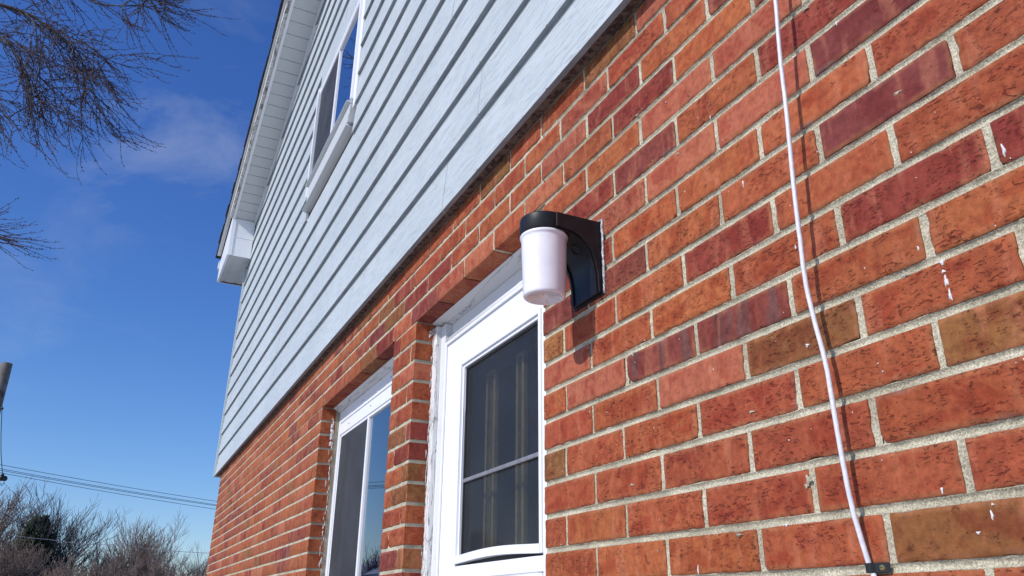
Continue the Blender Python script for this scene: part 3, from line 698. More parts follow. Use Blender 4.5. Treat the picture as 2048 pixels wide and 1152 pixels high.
# ------------------------------------------------------------------ upper window
def world_part(name):  # an empty node cannot be a part here: the frame mesh carries its sub-parts
    pass
x0, x1, z0, z1 = UW
mb = MB()
mb.box(x0 - .020, x0 + .006, -.056, -.012, z0 - .10, z1 + .03)                 # left frame leg
mb.box(x1 - .008, x1 + .012, -.050, .02, z0 + .002, z1)                        # right frame leg
mb.box(x1 + .0125, x1 + .062, -.036, -.012, z0 - .06, z1 + .10)                # right casing
mb.box(x0 + .0065, x1 - .0085, -.044, .02, z1 - .012, z1 + .0)                 # head
mb.box(x0 + .0065, x1 + .012, -.046, -.012, z1 + .001, z1 + .030)
mx_ = (x0 + x1) / 2
mb.box(mx_ - .012, mx_ + .008, -.040, -.02, z0 + .012, z1 - .0125)               # meeting stile
mb.box(x0 + .0065, x1 - .0085, -.040, .01, z0, z0 + .0115)
wf = hpart(mb, 'upper_window', M['white'], bev=.002)
mb = MB(); mb.box(x0 - .02, x1 + .012, -.042, -.012, z1 + .0305, z1 + .17); hpart(mb, 'head_casing', M['siding'], wf)
mb = MB()
mb.prism([(-.068, z0 - .014), (-.068, z0 - .019), (-.046, z0 - .026), (-.012, z0 - .026), (-.012, z0 - .002)], x0 - .01, x1 + .006, 'x')
mb.box(x0 - .008, x1 + .004, -.0475, -.012, z0 - .170, z0 - .0265)
mb.prism([(-.062, z0 - .172), (-.062, z0 - .176), (-.038, z0 - .183), (-.012, z0 - .186), (-.012, z0 - .1705)], x0 - .045, x1 + .02, 'x')
mb.box(x1 + .0065, x1 + .030, -.058, -.012, z0 - .16, z0 - .115)
hpart(mb, 'sill', M['vinyl'], wf, bev=.002)
mb = MB(); mb.box(mx_ + .008, x1 - .008, -.032, -.029, z0 + .011, z1 - .016); hpart(mb, 'glass_pane', M['glass'], wf)
mb = MB(); mb.box(x0 + .006, mx_ - .012, -.038, -.037, z0 + .011, z1 - .016); hpart(mb, 'insect_screen', M['screen'], wf)
mb = MB(); mb.box(x0 + .006, mx_ - .012, -.022, -.019, z0 + .011, z1 - .016); hpart(mb, 'left_glass_pane', M['glass'], wf)
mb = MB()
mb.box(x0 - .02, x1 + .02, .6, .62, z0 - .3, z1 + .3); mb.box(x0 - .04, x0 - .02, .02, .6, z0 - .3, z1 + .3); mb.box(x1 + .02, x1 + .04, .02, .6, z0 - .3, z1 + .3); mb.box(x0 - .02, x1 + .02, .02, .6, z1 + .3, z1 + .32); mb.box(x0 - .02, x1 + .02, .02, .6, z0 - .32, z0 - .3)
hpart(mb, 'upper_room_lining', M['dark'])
mb = MB(); rs = random.Random(2)
mb.box(x1 - .20, x1 - .17, .05, .07, z0, z1); hpart(mb, 'blind_edge', M['trim'], wf)

# ------------------------------------------------------------------ lower window
a, b, t, bt = wx0, wx1, zo, zwb
Y = .085
mb = MB()
mb.box(a + .003, a + .034, Y, .12, bt + .04, t - .020)                # left frame leg
mb.box(b - .034, b - .003, Y, .12, bt + .04, t - .020)
mb.box(a + .0345, b - .0345, Y, .12, t - .130, t - .020)              # header board with screws
mb.box(a + .040, b - .040, Y - .004, Y - .0005, t - .078, t - .074)
mb.box(a + .0345, b - .0345, Y, .12, bt + .04, bt + .075)
wxm = -1.775
mb.box(wxm - .008, wxm + .008, Y + .003, Y + .020, bt + .076, t - .1305)
mb.box(a + .035, a + .047, Y + .006, .115, bt + .076, t - .1305)
mb.box(a + .048, b - .036, Y + .004, .115, t - .142, t - .1305)
lw = hpart(mb, 'sliding_window', M['white'], bev=.0015)
mb = MB()
mb.prism([(.052, t - .004), (Y - .001, t - .019), (.13, t - .019), (.13, t - .001), (.052, t - .001)], a + .002, b - .002, 'x')
hpart(mb, 'head_board', M['crackpaint'], lw)
mb = MB(); mb.box(a + .003, b - .003, -.02, .12, bt, bt + .039); hpart(mb, 'sill', M['peel'], lw)
mb = MB()
for x in (a + .19, a + .50, a + .86): mb.lathe([(0, 0), (.0035, 0)], 0, 0, 8)
for x, z in ((a + .19, t - .106), (a + .52, t - .100), (a + .78, t - .045), (a + .40, t - .05), (a + .86, t - .10)):
    mb = MB(); mb.add([(x + .0035 * math.cos(q * math.pi / 4), Y - .0012, z + .0035 * math.sin(q * math.pi / 4)) for q in range(8)] + [(x, Y - .003, z)], [(q, (q + 1) % 8, 8) for q in range(8)]); hpart(mb, 'screw', M['nail'], lw)

mb = MB(); mb.box(wxm + .008, b - .035, Y + .012, Y + .015, bt + .076, t - .142); hpart(mb, 'glass_pane', M['glass'], lw)
mb = MB(); mb.box(a + .047, wxm - .008, Y + .006, Y + .0068, bt + .076, t - .142); hpart(mb, 'insect_screen', M['screen'], lw)
mb = MB(); mb.box(a + .047, wxm - .008, Y + .030, Y + .034, bt + .076, t - .142); hpart(mb, 'left_glass_pane', M['glass'], lw)
mb = MB(); mb.box(wxm + .12, wxm + .135, Y + .034, Y + .040, bt + .076, t - .142); mb.box(wxm + .14, wxm + .143, Y + .034, Y + .040, bt + .076, t - .142); hpart(mb, 'inner_sash_edge', M['trim'], lw)
mb = MB(); n = 90
vs_ = []; 
for i in range(n + 1):
    x = a + .03 + (b - a - .06) * i / n * .62; yv = .20 + .016 * math.sin(i * .55) + .008 * math.sin(i * 1.3 + 1)
    vs_ += [(x, yv, bt), (x, yv, t)]
mb.add(vs_, [(2 * i, 2 * i + 2, 2 * i + 3, 2 * i + 1) for i in range(n)], 0, True); hpart(mb, 'curtain', M['curtain'], lw, rec=False)
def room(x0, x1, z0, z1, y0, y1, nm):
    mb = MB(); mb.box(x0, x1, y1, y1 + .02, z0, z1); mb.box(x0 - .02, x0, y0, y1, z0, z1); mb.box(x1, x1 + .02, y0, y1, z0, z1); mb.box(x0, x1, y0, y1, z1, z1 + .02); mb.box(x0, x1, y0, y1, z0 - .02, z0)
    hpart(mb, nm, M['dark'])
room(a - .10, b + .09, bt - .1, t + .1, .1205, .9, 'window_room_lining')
# ------------------------------------------------------------------ door
a, b, t, bt = dz0, dz1, zo, -1.86
SY = .085; sx0, sx1, sz1 = -.898, -.132, .238
mb = MB()
mb.box(a + .001, a + .030, .062, .13, bt, t - .016)                    # weathered outer casing
mb.box(b - .030, b - .001, .062, .13, bt, t - .016)
cas = hpart(mb, 'door_casing', M['peel'], bev=.003)
mb = MB()
mb.box(a + .0305, sx0 - .001, .078, .13, bt, t - .017); mb.box(sx1 + .001, b - .0305, .078, .13, bt, t - .017)
mb.box(sx0 - .0005, sx1 + .0005, .100, .13, sz1, t - .017)
hpart(mb, 'door_jamb', M['trim'], cas, bev=.002)
mb = MB()
mb.prism([(.054, t - .003), (.098, t - .0165), (.13, t - .0165), (.13, t - .001), (.054, t - .001)], a + .003, b - .003, 'x')
hpart(mb, 'head_board', M['crackpaint'], cas, bev=.001)
mb = MB()
pr_ = [(.099 + .012 * math.cos(q) , sz1 + .013 + .012 * math.sin(q)) for q in [i * math.pi / 8 + math.pi / 2 for i in range(9)]]
mb.prism(pr_ + [(.101, sz1 + .001), (.101, sz1 + .025)][:0], sx0, sx1, 'x', 0, True)
hpart(mb, 'head_bead', M['trim'], cas)
mb = MB()
for i in range(3):
    x = a + .09 + i * .062; z = t - .055
    mb = MB(); mb.add([(x + .0035 * math.cos(q * math.pi / 4), .0988, z + .0035 * math.sin(q * math.pi / 4)) for q in range(8)] + [(x, .0972, z)], [(q, (q + 1) % 8, 8) for q in range(8)]); hpart(mb, 'screw', M['nail'], cas)
# storm door : stiles and rails, raised moulding round the panes
gx0, gx1, gz1, gz0 = -.750, -.280, .117, -.415
mb = MB()
mb.box(sx0, gx0 - .022, SY, .115, bt, sz1 - .002); mb.box(gx1 + .022, sx1, SY, .115, bt, sz1 - .002)
mb.box(gx0 - .0225, gx1 + .0225, SY, .115, gz1 + .022, sz1 - .002)
mb.box(gx0 - .0225, gx1 + .0225, SY, .115, gz0 - .060, gz0 - .026); mb.box(gx0 - .0225, gx1 + .0225, SY, .115, bt, -1.15)
mb.box(sx0 - .0, sx0 + .010, SY - .007, SY - .0005, bt, sz1 - .002); mb.box(sx1 - .01, sx1, SY - .007, SY - .0005, bt, sz1 - .002); mb.box(sx0 + .0105, sx1 - .0105, SY - .007, SY - .0005, sz1 - .012, sz1 - .002)
sdr = hpart(mb, 'storm_door', M['white'], bev=.0018)
mb = MB()
for (p0, p1, q0_, q1) in ((gx0, gx1, gz0, gz1), (gx0, gx1, -1.13, gz0 - .084)):
    for w0, w1, yy in ((.0215, .010, SY - .004), (.0095, .0005, SY + .002)):
        mb.box(p0 - w0, p0 - w1, yy, .112, q0_ - (w0 if q0_ > -1 else w0), q1 + w0); mb.box(p1 + w1, p1 + w0, yy, .112, q0_ - w0, q1 + w0)
        mb.box(p0 - w1, p1 + w1, yy, .112, q1 + w1, q1 + w0)
        if q0_ < -1: mb.box(p0 - w1, p1 + w1, yy, .112, q0_ - w0, q0_ - w1)
hpart(mb, 'glazing_moulding', M['white'], sdr, bev=.001)
mb = MB()      # bowed retaining strip along the foot of the upper pane
n = 16; vs_ = []
for i in range(n + 1):
    f = i / n; x = gx0 - .018 + (gx1 - gx0 + .036) * f; bow = .009 * math.sin(math.pi * f) ** 1.2
    z = gz0 - .022 + bow
    vs_ += [(x, SY - .007, z), (x, SY - .007, z + .020), (x, .108, z + .020), (x, .108, z)]
mb.add(vs_, [(4 * i + p, 4 * i + 4 + p, 4 * i + 4 + (p + 1) % 4, 4 * i + (p + 1) % 4) for i in range(n) for p in range(4)] + [(0, 1, 2, 3), (4 * n + 3, 4 * n + 2, 4 * n + 1, 4 * n)])
hpart(mb, 'bowed_glazing_strip', M['white'], sdr)
mb = MB(); e = .006
mb.box(gx0 - .001, gx0 + e, .0935, .112, gz0, gz1); mb.box(gx1 - e, gx1 + .001, .0935, .112, gz0, gz1); mb.box(gx0 + e, gx1 - e, .0935, .112, gz1 - e, gz1 + .001)
mb.box(gx0 - .001, gx1 + .001, .100, .112, gz0 - .024, gz0 - .004)
hpart(mb, 'gasket', M['gasket'], sdr)
mb = MB(); mb.box(gx0 + e, gx1 - e, .100, .103, gz0 - .005, gz1 - e); hpart(mb, 'glass_pane', M['doorglass'], sdr)
mb = MB(); mb.box(gx0 - .008, gx1 + .008, .100, .103, -1.13, gz0 - .08); hpart(mb, 'lower_glass_pane', M['doorglass'], sdr)
mb = MB(); mb.box(gx0 + e, gx1 - e, .090, .0995, -.221, -.210); hpart(mb, 'glazing_bar', M['greyrail'], sdr, bev=.002)
mb = MB(); mb.box(gx0 + e, gx1 - e, .0965, .097, gz0, gz1 - e); hpart(mb, 'insect_screen', M['finescreen'], sdr)
mb = MB(); mb.tube([(sx1 - .075, SY - .05, -1.0), (sx1 - .075, SY - .05, -.86)], .009, 10); mb.tube([(sx1 - .075, SY - .05, -.99), (sx1 - .075, SY, -.99)], .006, 8); mb.tube([(sx1 - .075, SY - .05, -.87), (sx1 - .075, SY, -.87)], .006, 8)
hpart(mb, 'door_handle', M['greyrail'], sdr)
# inner entry door seen through the glass
mb = MB(); mb.box(a - .01, b + .01, .165, .21, bt, sz1 + .02)
ed = hpart(mb, 'entry_door', M['doorwood'])
mb = MB(); BX0, BX1, BX2, BX3 = -.728, -.664, -.528, -.480
def mould(p0, p1, q0_, q1, w_=.012, y=.15):
    mb.box(p0, p0 + w_, y, .1645, q0_, q1); mb.box(p1 - w_, p1, y, .1645, q0_, q1); mb.box(p0 + w_, p1 - w_, y, .1645, q1 - w_, q1); mb.box(p0 + w_, p1 - w_, y, .1645, q0_, q0_ + w_)
mould(BX0, BX1, -.90, .10, .013, .148); mould(BX2, BX3, -.90, .105, .012, .148); mould(BX0 + .022, BX1 - .022, -.88, .08, .004, .156)
mould(-.36, -.31, -.90, .105, .013, .148)
hpart(mb, 'panel_moulding', M['goldtrim'], ed, bev=.002)
mb = MB(); mb.box(BX1 + .006, BX2 - .006, .157, .164, -.885, .09); mb.box(BX3 + .006, -.366, .157, .164, -.885, .09); hpart(mb, 'door_lite', M['doorglass'], ed)
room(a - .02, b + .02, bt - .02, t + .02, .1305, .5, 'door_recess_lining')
mb = MB(); mb.box(a - .1, b + .1, -.9, .13, -1.9, -1.865); hpart(mb, 'door_step', M['mortar'], bev=.01)

# ------------------------------------------------------------------ wall lamp
lamp = empty('wall_lamp', (.105, 0, .02)); tag(lamp, 'black wall lamp with white jar globe beside the door head', 'lamp')
cx, cy, rr_ = .105, -.102, .0445
def lpart(mb, name, mat, bev=0, rec=True):
    o = mb.build(name, mat); o.parent = lamp; o.location = -Vector(lamp.location)
    if rec: fix(o)
    if bev: bevel(o, bev, 3)
    return o
# arm : side profile with concave front, full ring width; sits on a 3 mm foot against the wall
xl, xr = cx - .050, cx + .053
mb = MB()
zt = .163; zbm = .012
prof = [(-.0045, zt), (-.0045, zbm)]
arc = []
for i in range(17):
    q = i / 16 * math.pi / 2
    # quarter ellipse from wall foot up and out to the ring
    yy = -.011 - .091 * (1 - max(0, math.cos(q)) ** .74); zz2 = zbm + .002 + .118 * math.sin(q) ** .74
    arc.append((yy, zz2))
prof += [(-.010, zbm)] + arc + [(-.102, zbm + .121), (-.102, zt)]
mb.prism(prof, xl, xr, 'x')
body = lpart(mb, 'lamp_arm', M['black'], .003)
# recessed inset panel on the concave front is a thin raised rim
mb = MB()
for s_ in (0, 1):
    x_a = xl + .004 if s_ == 0 else xr - .010
    rim = [(y - .0, z) for y, z in arc]; rim2 = [(y - .0035, z - .002) for y, z in arc]
    mb = MB(); mb.prism(rim + rim2[::-1], x_a, x_a + .006, 'x'); lpart(mb, 'arm_rim', M['black'])
mb = MB(); mb.box(xl - .004, xr + .004, -.0042, -.001, zbm - .004, zt + .003); lpart(mb, 'back_plate', M['black'])
# ring cap
mb = MB(); zr0 = .131
mb.lathe([(0, zt + .002), (.0468, zt + .002), (.0468, zt + .0019), (.0478, zt + .001), (.0482, zt - .001), (.0482, zt - .002), (.0482, zr0 + .002), (.0468, zr0), (.040, zr0)], cx, cy, 64)
lpart(mb, 'lamp_cap', M['black'])
mb = MB()
for k in range(5):
    mb.lathe([(.0455, zr0 - .0005), (.0460, zr0 - .002), (.0455, zr0 - .0035)], cx, cy, 64); break
mb = MB()
zg = .130
prof = [(.030, zg), (.0455, zg), (.0475, zg - .0015), (.0480, zg - .004), (.0475, zg - .0065), (.0455, zg - .008), (.0450, zg - .012)]
for i in range(1, 12): prof.append((.0450 - .0035 * i / 11, zg - .012 - .112 * i / 11))
zb_ = zg - .124
for i in range(1, 9):
    q = i / 8 * math.pi / 2; prof.append((.0415 - .0045 * (1 - math.cos(q)), zb_ - .0060 * math.sin(q)))
prof += [(.0355, zb_ - .0060), (.033, zb_ - .0058), (.032, zb_ - .0045), (.0, zb_ - .0035)]
mb.lathe(prof, cx, cy, 72)
lpart(mb, 'lamp_globe', M['opal'])
# moulding seams under the globe
mb = MB()
for q in (.35, 1.4, 2.45, 3.5, 4.55, 5.6):
    mb.tube([(cx + .010 * math.cos(q), cy + .010 * math.sin(q), zb_ - .0040), (cx + .032 * math.cos(q), cy + .032 * math.sin(q), zb_ - .0048)], .0008, 5)
lpart(mb, 'globe_rib', M['opal'])
# photocell eye on the concave front
mb = MB(); ec = Vector((xr - .028, -.047, .095))
i0 = 9; (ya, za), (yb, zb2) = arc[8], arc[10]; tn = Vector((0, yb - ya, zb2 - za)).normalized(); nn = Vector((0, -tn.z, tn.y)); ec = Vector((cx + .012, arc[9][0], arc[9][1]))
if nn.y > 0: nn = -nn
X_ = Vector((1, 0, 0)); 
def disc(r0, h0, r1, h1, n=24):
    vs_ = [ec + nn * h0 + (X_ * math.cos(2 * math.pi * k / n) + tn * math.sin(2 * math.pi * k / n)) * r0 for k in range(n)] + [ec + nn * h1 + (X_ * math.cos(2 * math.pi * k / n) + tn * math.sin(2 * math.pi * k / n)) * r1 for k in range(n)]
    mb.add(vs_, [(k, (k + 1) % n, n + (k + 1) % n, n + k) for k in range(n)], 0, True)
disc(.014, -.001, .012, .003); disc(.012, .003, .0095, .003); disc(.0095, .003, .008, -.001)
lpart(mb, 'sensor_rim', M['black'])
mb = MB(); disc(.008, -.0005, .0001, .001, 16); lpart(mb, 'sensor_eye', M['gasket'])
# sealant bead round the back plate
mb = MB(); rs = random.Random(6); pts = []
path = [(xr + .005, zbm - .004), (xr + .005, zt + .003), (xl - .005, zt + .004), (xl - .005, zbm)]
for (p, q) in zip(path[:-1], path[1:]):
    n = 26
    for i in range(n):
        f = i / n; pts.append((p[0] + (q[0] - p[0]) * f + rs.uniform(-.0008, .0008), -.0022 + rs.uniform(-.0006, .0006), p[1] + (q[1] - p[1]) * f))
mb.tube(pts, [.0026 * rs.uniform(.8, 1.15) for _ in pts], 7)
lpart(mb, 'sealant_bead', M['silicone'])

# ------------------------------------------------------------------ cable and clip
CP = [(.745, -.042, 2.0), (.722, -.042, .9), (.712, -.041, .55), (.7075, -.0405, .36), (0.703, -0.04, 0.265), (0.698, -0.038, 0.214), (0.692, -0.036, 0.149), (0.687, -0.034, 0.067), (0.679, -0.032, -0.037), (0.675, -0.03, -0.109), (0.672, -0.028, -0.171), (0.676, -0.026, -0.226), (0.681, -0.024, -0.28), (0.681, -0.022, -0.353), (0.681, -0.020, -0.411), (0.681, -0.016, -0.45), (0.682, -0.010, -0.488), (0.6835, -0.0055, -0.512), (0.688, -0.0055, -0.53), (.70, -.006, -.62), (.705, -.006, -.9), (.70, -.005, -1.4), (.70, -.005, -1.88)]
def catmull(P, n=8):
    P = [Vector(p) for p in P]; out_ = []
    for i in range(len(P) - 1):
        p0, p1, p2, p3 = P[max(i - 1, 0)], P[i], P[i + 1], P[min(i + 2, len(P) - 1)]
        for k in range(n):
            t_ = k / n; out_.append(.5 * ((2 * p1) + (p2 - p0) * t_ + (2 * p0 - 5 * p1 + 4 * p2 - p3) * t_ ** 2 + (3 * p1 - p0 - 3 * p2 + p3) * t_ ** 3))
    return out_ + [P[-1]]
mb = MB(); cp = catmull(CP[3:], 8)
cp = [p + Vector((.0010 * noise.noise(Vector((p.z * 14, 1, 1))) + .0005 * noise.noise(Vector((p.z * 60, 4, 1))), 0, 0)) for p in cp]
cp = [Vector((.722, -.042, 1.2)), Vector((.716, -.042, .7))] + cp
mb.tube(cp, .0031, 10); cb_ = mb.build('coax_cable', M['cable']); tag(cb_, 'white round cable hanging down in front of the brick wall', 'cable')
mb = MB()
ce = (.6835, -.0055, -.512)
pts = [(.6785, -.0008), (.6782, -.0075), (.6800, -.0098), (.6870, -.0098), (.6890, -.0062), (.6905, -.0040), (.7060, -.0034), (.7062, -.0008)]
inn = []
mb.prism(pts, -.5175, -.5070, 'z'); cl = mb.build('cable_clip', M['clipblack']); fix(cl); bevel(cl, .0006)
tag(cl, 'small black nail-on clip pinning the white cable to a mortar joint', 'clip')
mb = MB(); sc0 = Vector((.6975, -.0036, -.5122)); n = 16
for r0, y0, r1, y1 in ((.0036, 0, .0030, -.0012), (.0030, -.0012, .0001, -.0016)):
    mb.add([(sc0.x + r0 * math.cos(2 * math.pi * k / n), sc0.y + y0, sc0.z + r0 * math.sin(2 * math.pi * k / n)) for k in range(n)] + [(sc0.x + r1 * math.cos(2 * math.pi * k / n), sc0.y + y1, sc0.z + r1 * math.sin(2 * math.pi * k / n)) for k in range(n)], [(k, (k + 1) % n, n + (k + 1) % n, n + k) for k in range(n)], 0, True)
o = mb.build('screw', M['brass'], cl)
mb = MB(); mb.box(sc0.x - .0024, sc0.x + .0024, sc0.y - .0020, sc0.y - .0014, sc0.z - .0003, sc0.z + .0003); mb.build('screw_slot', M['gasket'], o)

# ------------------------------------------------------------------ ground
g = G('patchy snow and winter lawn'); n_ = g.noise(.35, 6, .6); 
M['ground'] = g.fin(g.mix(g.ramp(n_, .46, .54), (.62, .64, .67), g.mix(g.ramp(g.noise(6, 5), .4, .6), (.10, .085, .045), (.07, .08, .03))), .9, g.bump(g.noise(3, 6), .05))
mb = MB(); n = 24; S = 900
mb.add([(-S + 2 * S * i / n, -S + 2 * S * j / n, -1.9) for j in range(n + 1) for i in range(n + 1)], [(j * (n + 1) + i, j * (n + 1) + i + 1, (j + 1) * (n + 1) + i + 1, (j + 1) * (n + 1) + i) for j in range(n) for i in range(n)])
gr = mb.build('ground', M['ground']); tag(gr, 'snowy winter lawn around the house', 'ground', kind='structure')

# ------------------------------------------------------------------ trees
def bark(name, c0, c1):
    g = G(name); n = g.noise(18, 4); return g.fin(g.mix(g.ramp(n, .35, .65), c0, c1), .9)
M['bark1'] = bark('grey twig bark', (.04, .038, .046), (.085, .075, .083)); M['bud'] = bark('dark red bud', (.06, .028, .03), (.10, .04, .035))
M['bark2'] = bark('brown twig bark', (.14, .10, .085), (.24, .18, .14)); M['bark3'] = bark('dark bark', (.06, .05, .045), (.12, .10, .09)); M['needle'] = bark('evergreen needles', (.012, .022, .012), (.03, .045, .02))
def ray(px, py, D):
    d = Vector(((px - 1024) / 1572.86, (py - 576) / 1572.86, 1)); wv = Vector((sum(RC[k][i] * d[k] for k in range(3)) for i in range(3))).normalized(); return CAM + wv * D
class Tw:
    """fast thin-branch builder (3-sided)"""
    def __init__(s): s.v = []; s.f = []
    def seg(s, pts, r0, r1, n=3):
        o = len(s.v); m = len(pts)
        for i, p in enumerate(pts):
            t_ = (pts[min(i + 1, m - 1)] - pts[max(i - 1, 0)])
            if t_.length < 1e-9: t_ = Vector((0, 0, 1))
            t_.normalize(); a = t_.cross(Vector((.3, .2, .93))).normalized(); b = t_.cross(a); r = r0 + (r1 - r0) * i / (m - 1)
            for k in range(n):
                q = 2 * math.pi * k / n; s.v.append(p + a * (r * math.cos(q)) + b * (r * math.sin(q)))
        for i in range(m - 1):
            for k in range(n):
                s.f.append((o + i * n + k, o + i * n + (k + 1) % n, o + (i + 1) * n + (k + 1) % n, o + (i + 1) * n + k))
    def bud(s, p, d, L_, r):
        a = d.cross(Vector((.3, .2, .93))).normalized(); b = d.cross(a); o = len(s.v); q = p + d * (L_ * .45)
        s.v += [p, q + a * r, q + b * r, q - a * r, q - b * r, p + d * L_]
        for k in range(4): s.f += [(o, o + 1 + (k + 1) % 4, o + 1 + k), (o + 5, o + 1 + k, o + 1 + (k + 1) % 4)]
    def build(s, name, mat, parent=None):
        me = bpy.data.meshes.new(name); off = Vector(parent.location) if parent else Vector()
        me.from_pydata([tuple(p - off) for p in s.v], [], s.f); me.materials.append(mat); me.polygons.foreach_set('use_smooth', [True] * len(s.f))
        o = bpy.data.objects.new(name, me); C.objects.link(o)
        if parent: o.parent = parent
        return o
RT = random.Random(21)
def rv(k=1): return Vector((RT.gauss(0, k), RT.gauss(0, k), RT.gauss(0, k)))
big = empty('bare_tree', (-10.6, -6.2, -1.9)); tag(big, 'large bare tree with drooping budded twigs reaching in at the upper left', 'tree')
wood, twig, buds = Tw(), Tw(), Tw()
base = Vector((-10.6, -6.2, -1.9)); fork = Vector((-10.3, -5.8, 1.2))
wood.seg([base, Vector((-10.55, -6.1, -.6)), fork], .26, .2, 10)
right = Vector((.42, .90, 0)).normalized()
def twigline(p, d, n, L_, r, droop, up, lv):
    pts = [p.copy()]; q = p.copy()
    for i in range(n):
        f = i / n
        g_ = -droop * (1 - f * 1.15) if f < .75 else up
        d = (d + Vector((0, 0, g_)) + right * .055 + rv(.075)).normalized(); q = q + d * (L_ / n); pts.append(q.copy())
    (twig if lv else wood).seg(pts, r, max(.0016, r * .35), 3)
    if lv >= 1:
        for i in range(1, len(pts)):
            a_, b_ = pts[i - 1], pts[i]
            for k in range(2 if lv == 2 else 1):
                w3 = a_.lerp(b_, RT.random()); dd = ((b_ - a_).normalized() + rv(.45)).normalized()
                buds.bud(w3, dd, RT.uniform(.016, .036), RT.uniform(.0030, .0052))
    return pts
limbs = []
def limb(ctrl, r):
    pts = catmull(ctrl, 6); wood.seg(pts, r * .45, r * .09, 6); limbs.append((pts, r)); return pts
l1 = limb([fork, Vector((-9.8, -5.2, 3.6)), ray(-260, 60, 11.6), ray(-60, 5, 11.2), ray(50, 26, 11), ray(95, 55, 10.8), ray(120, 72, 10.7), ray(160, 112, 10.5), ray(172, 205, 10.2)], .075)
l2 = limb([fork, Vector((-9.9, -5.4, 3.2)), ray(-200, 60, 11.2), ray(-40, 60, 10.8), ray(10, 82, 10.5), ray(38, 120, 10.3), ray(60, 168, 10.1), ray(62, 212, 9.9)], .07)
l3 = limb([fork, Vector((-9.6, -5.0, 3.9)), ray(-120, -120, 11.8), ray(40, -80, 11.5), ray(130, -30, 11.2), ray(190, 5, 10.8), ray(250, 12, 10.4)], .07)
l4 = limb([fork, Vector((-9.9, -5.4, 2.6)), ray(-260, 180, 10.8), ray(-90, 170, 10.3), ray(-20, 200, 10.0), ray(25, 250, 9.8)], .06)
l5 = limb([ray(-120, -120, 11.8), ray(60, -170, 11.3), ray(200, -120, 10.9), ray(280, -30, 10.4), ray(300, 0, 10.2)], .035)
l6 = limb([fork, Vector((-9.9, -5.4, 2.2)), ray(-330, 330, 10.6), ray(-150, 380, 10.1), ray(-90, 430, 9.9), ray(-45, 470, 9.8)], .05)
l7 = limb([ray(50, 26, 11), ray(70, 50, 10.6), ray(75, 100, 10.3), ray(80, 150, 10.0), ray(78, 190, 9.9)], .020)
l8 = limb([ray(95, 55, 10.8), ray(130, 70, 10.5), ray(150, 100, 10.2), ray(200, 130, 10.0)], .018)
# crown above the frame, mirrored in the upper window glass
ups = []
for k in range(9):
    e = Vector((-8.2 + RT.uniform(-1.6, 1.9), -3.0 + RT.uniform(-2.4, 1.3), 8.0 + RT.uniform(-1.2, 1.9)))
    ups.append(limb([fork, Vector((-10, -5.4, 4.6)) + rv(.4), (e + Vector((-10, -5.4, 5.4))) / 2 + rv(.3), e], .06))
def grow(pts, n, lo, Lr, lv2=True, sd=.5, droop=.24):
    for _ in range(n):
        f = lo + (1 - lo) * RT.random() ** .8; i = min(len(pts) - 2, int(f * (len(pts) - 1))); p = pts[i].lerp(pts[i + 1], RT.random())
        d = ((pts[i + 1] - pts[i]).normalized() * .6 + right * .25 + rv(sd)).normalized()
        Lm = RT.uniform(*Lr); m = twigline(p, d, 9, Lm, .0070, droop, .16, 1)
        if lv2:
            for _k in range(RT.randint(5, 9)):
                j = RT.randint(2, 8); d2 = ((m[j + 1] - m[j]).normalized() * .8 + rv(.4)).normalized()
                twigline(m[j], d2, 7, RT.uniform(.22, .62), .0040, droop * .8, .28, 2)
grow(l1, 27, .30, (.4, .95), sd=.62, droop=.2); grow(l2, 25, .28, (.4, .95), sd=.62, droop=.2); grow(l3, 24, .35, (.4, .95), sd=.6, droop=.15); grow(l4, 22, .35, (.4, .95), sd=.6, droop=.2); grow(l5, 14, .5, (.25, .6), droop=.08); grow(l6, 6, .82, (.22, .42), droop=.06)
grow(l7, 12, .1, (.4, .9)); grow(l8, 12, .1, (.35, .75))
for u_ in ups: grow(u_, 9, .35, (.7, 1.6), True, .6, .08)
wood.build('trunk_and_limbs', M['bark1'], big); twig.build('twigs', M['bark1'], big); buds.build('buds', M['bud'], big)

def bare_tree(x, y, H, spread, seed, label, mat, nmain=9, cat='tree', lean=0, dens=1.0, cols=0):
    rs = random.Random(seed); root = empty('bare_tree', (x, y, -1.9)); tag(root, label, cat, None)
    wd, cr_ = Tw(), Tw(); b0 = Vector((x, y, -1.9))
    def r3(k): return Vector((rs.gauss(0, k), rs.gauss(0, k), rs.gauss(0, k * .5)))
    def br(p, d, L_, r, lv):
        n = 5; pts = [p.copy()]; q = p.copy()
        for i in range(n):
            d = (d + Vector((0, 0, .07)) + r3(.09)).normalized(); q = q + d * (L_ / n); pts.append(q.copy())
        (wd if lv < 2 else cr_).seg(pts, r, max(.0045, r * .4), 4 if lv < 2 else 3)
        if lv < 4:
            kids = [0, 7, 6, 5][lv] if lv else 0; kids = max(2, int(kids * dens))
            if lv == 0: kids = 0
            for k in range(kids):
                i = rs.randint(1, n - 1); dd = ((pts[i + 1] - pts[i]).normalized() + r3(.42)).normalized()
                if dd.z < -.1: dd.z *= -.5
                br(pts[i].lerp(pts[i + 1], rs.random()), dd, L_ * rs.uniform(.42, .66), max(.006, r * .45), lv + 1)
    fk = b0 + Vector((0, 0, H * .22)); wd.seg([b0, fk], H * .022, H * .018, 8)
    for k in range(nmain):
        a_ = 2 * math.pi * k / nmain + rs.uniform(-.3, .3); t_ = rs.uniform(.15, 1) * spread
        d = Vector((math.cos(a_) * t_, math.sin(a_) * t_, 1)).normalized(); br(b0 + Vector((0, 0, H * rs.uniform(.08, .24))), d, H * rs.uniform(.58, .72) * (1.0 - .22 * t_ / max(.3, spread)), H * .0085, 1)
    wd.build('trunk', M['bark3'], root); cr_.build('crown', mat, root); return root
def gp(px, D):
    p = ray(px, 1120, D); return p.x, p.y
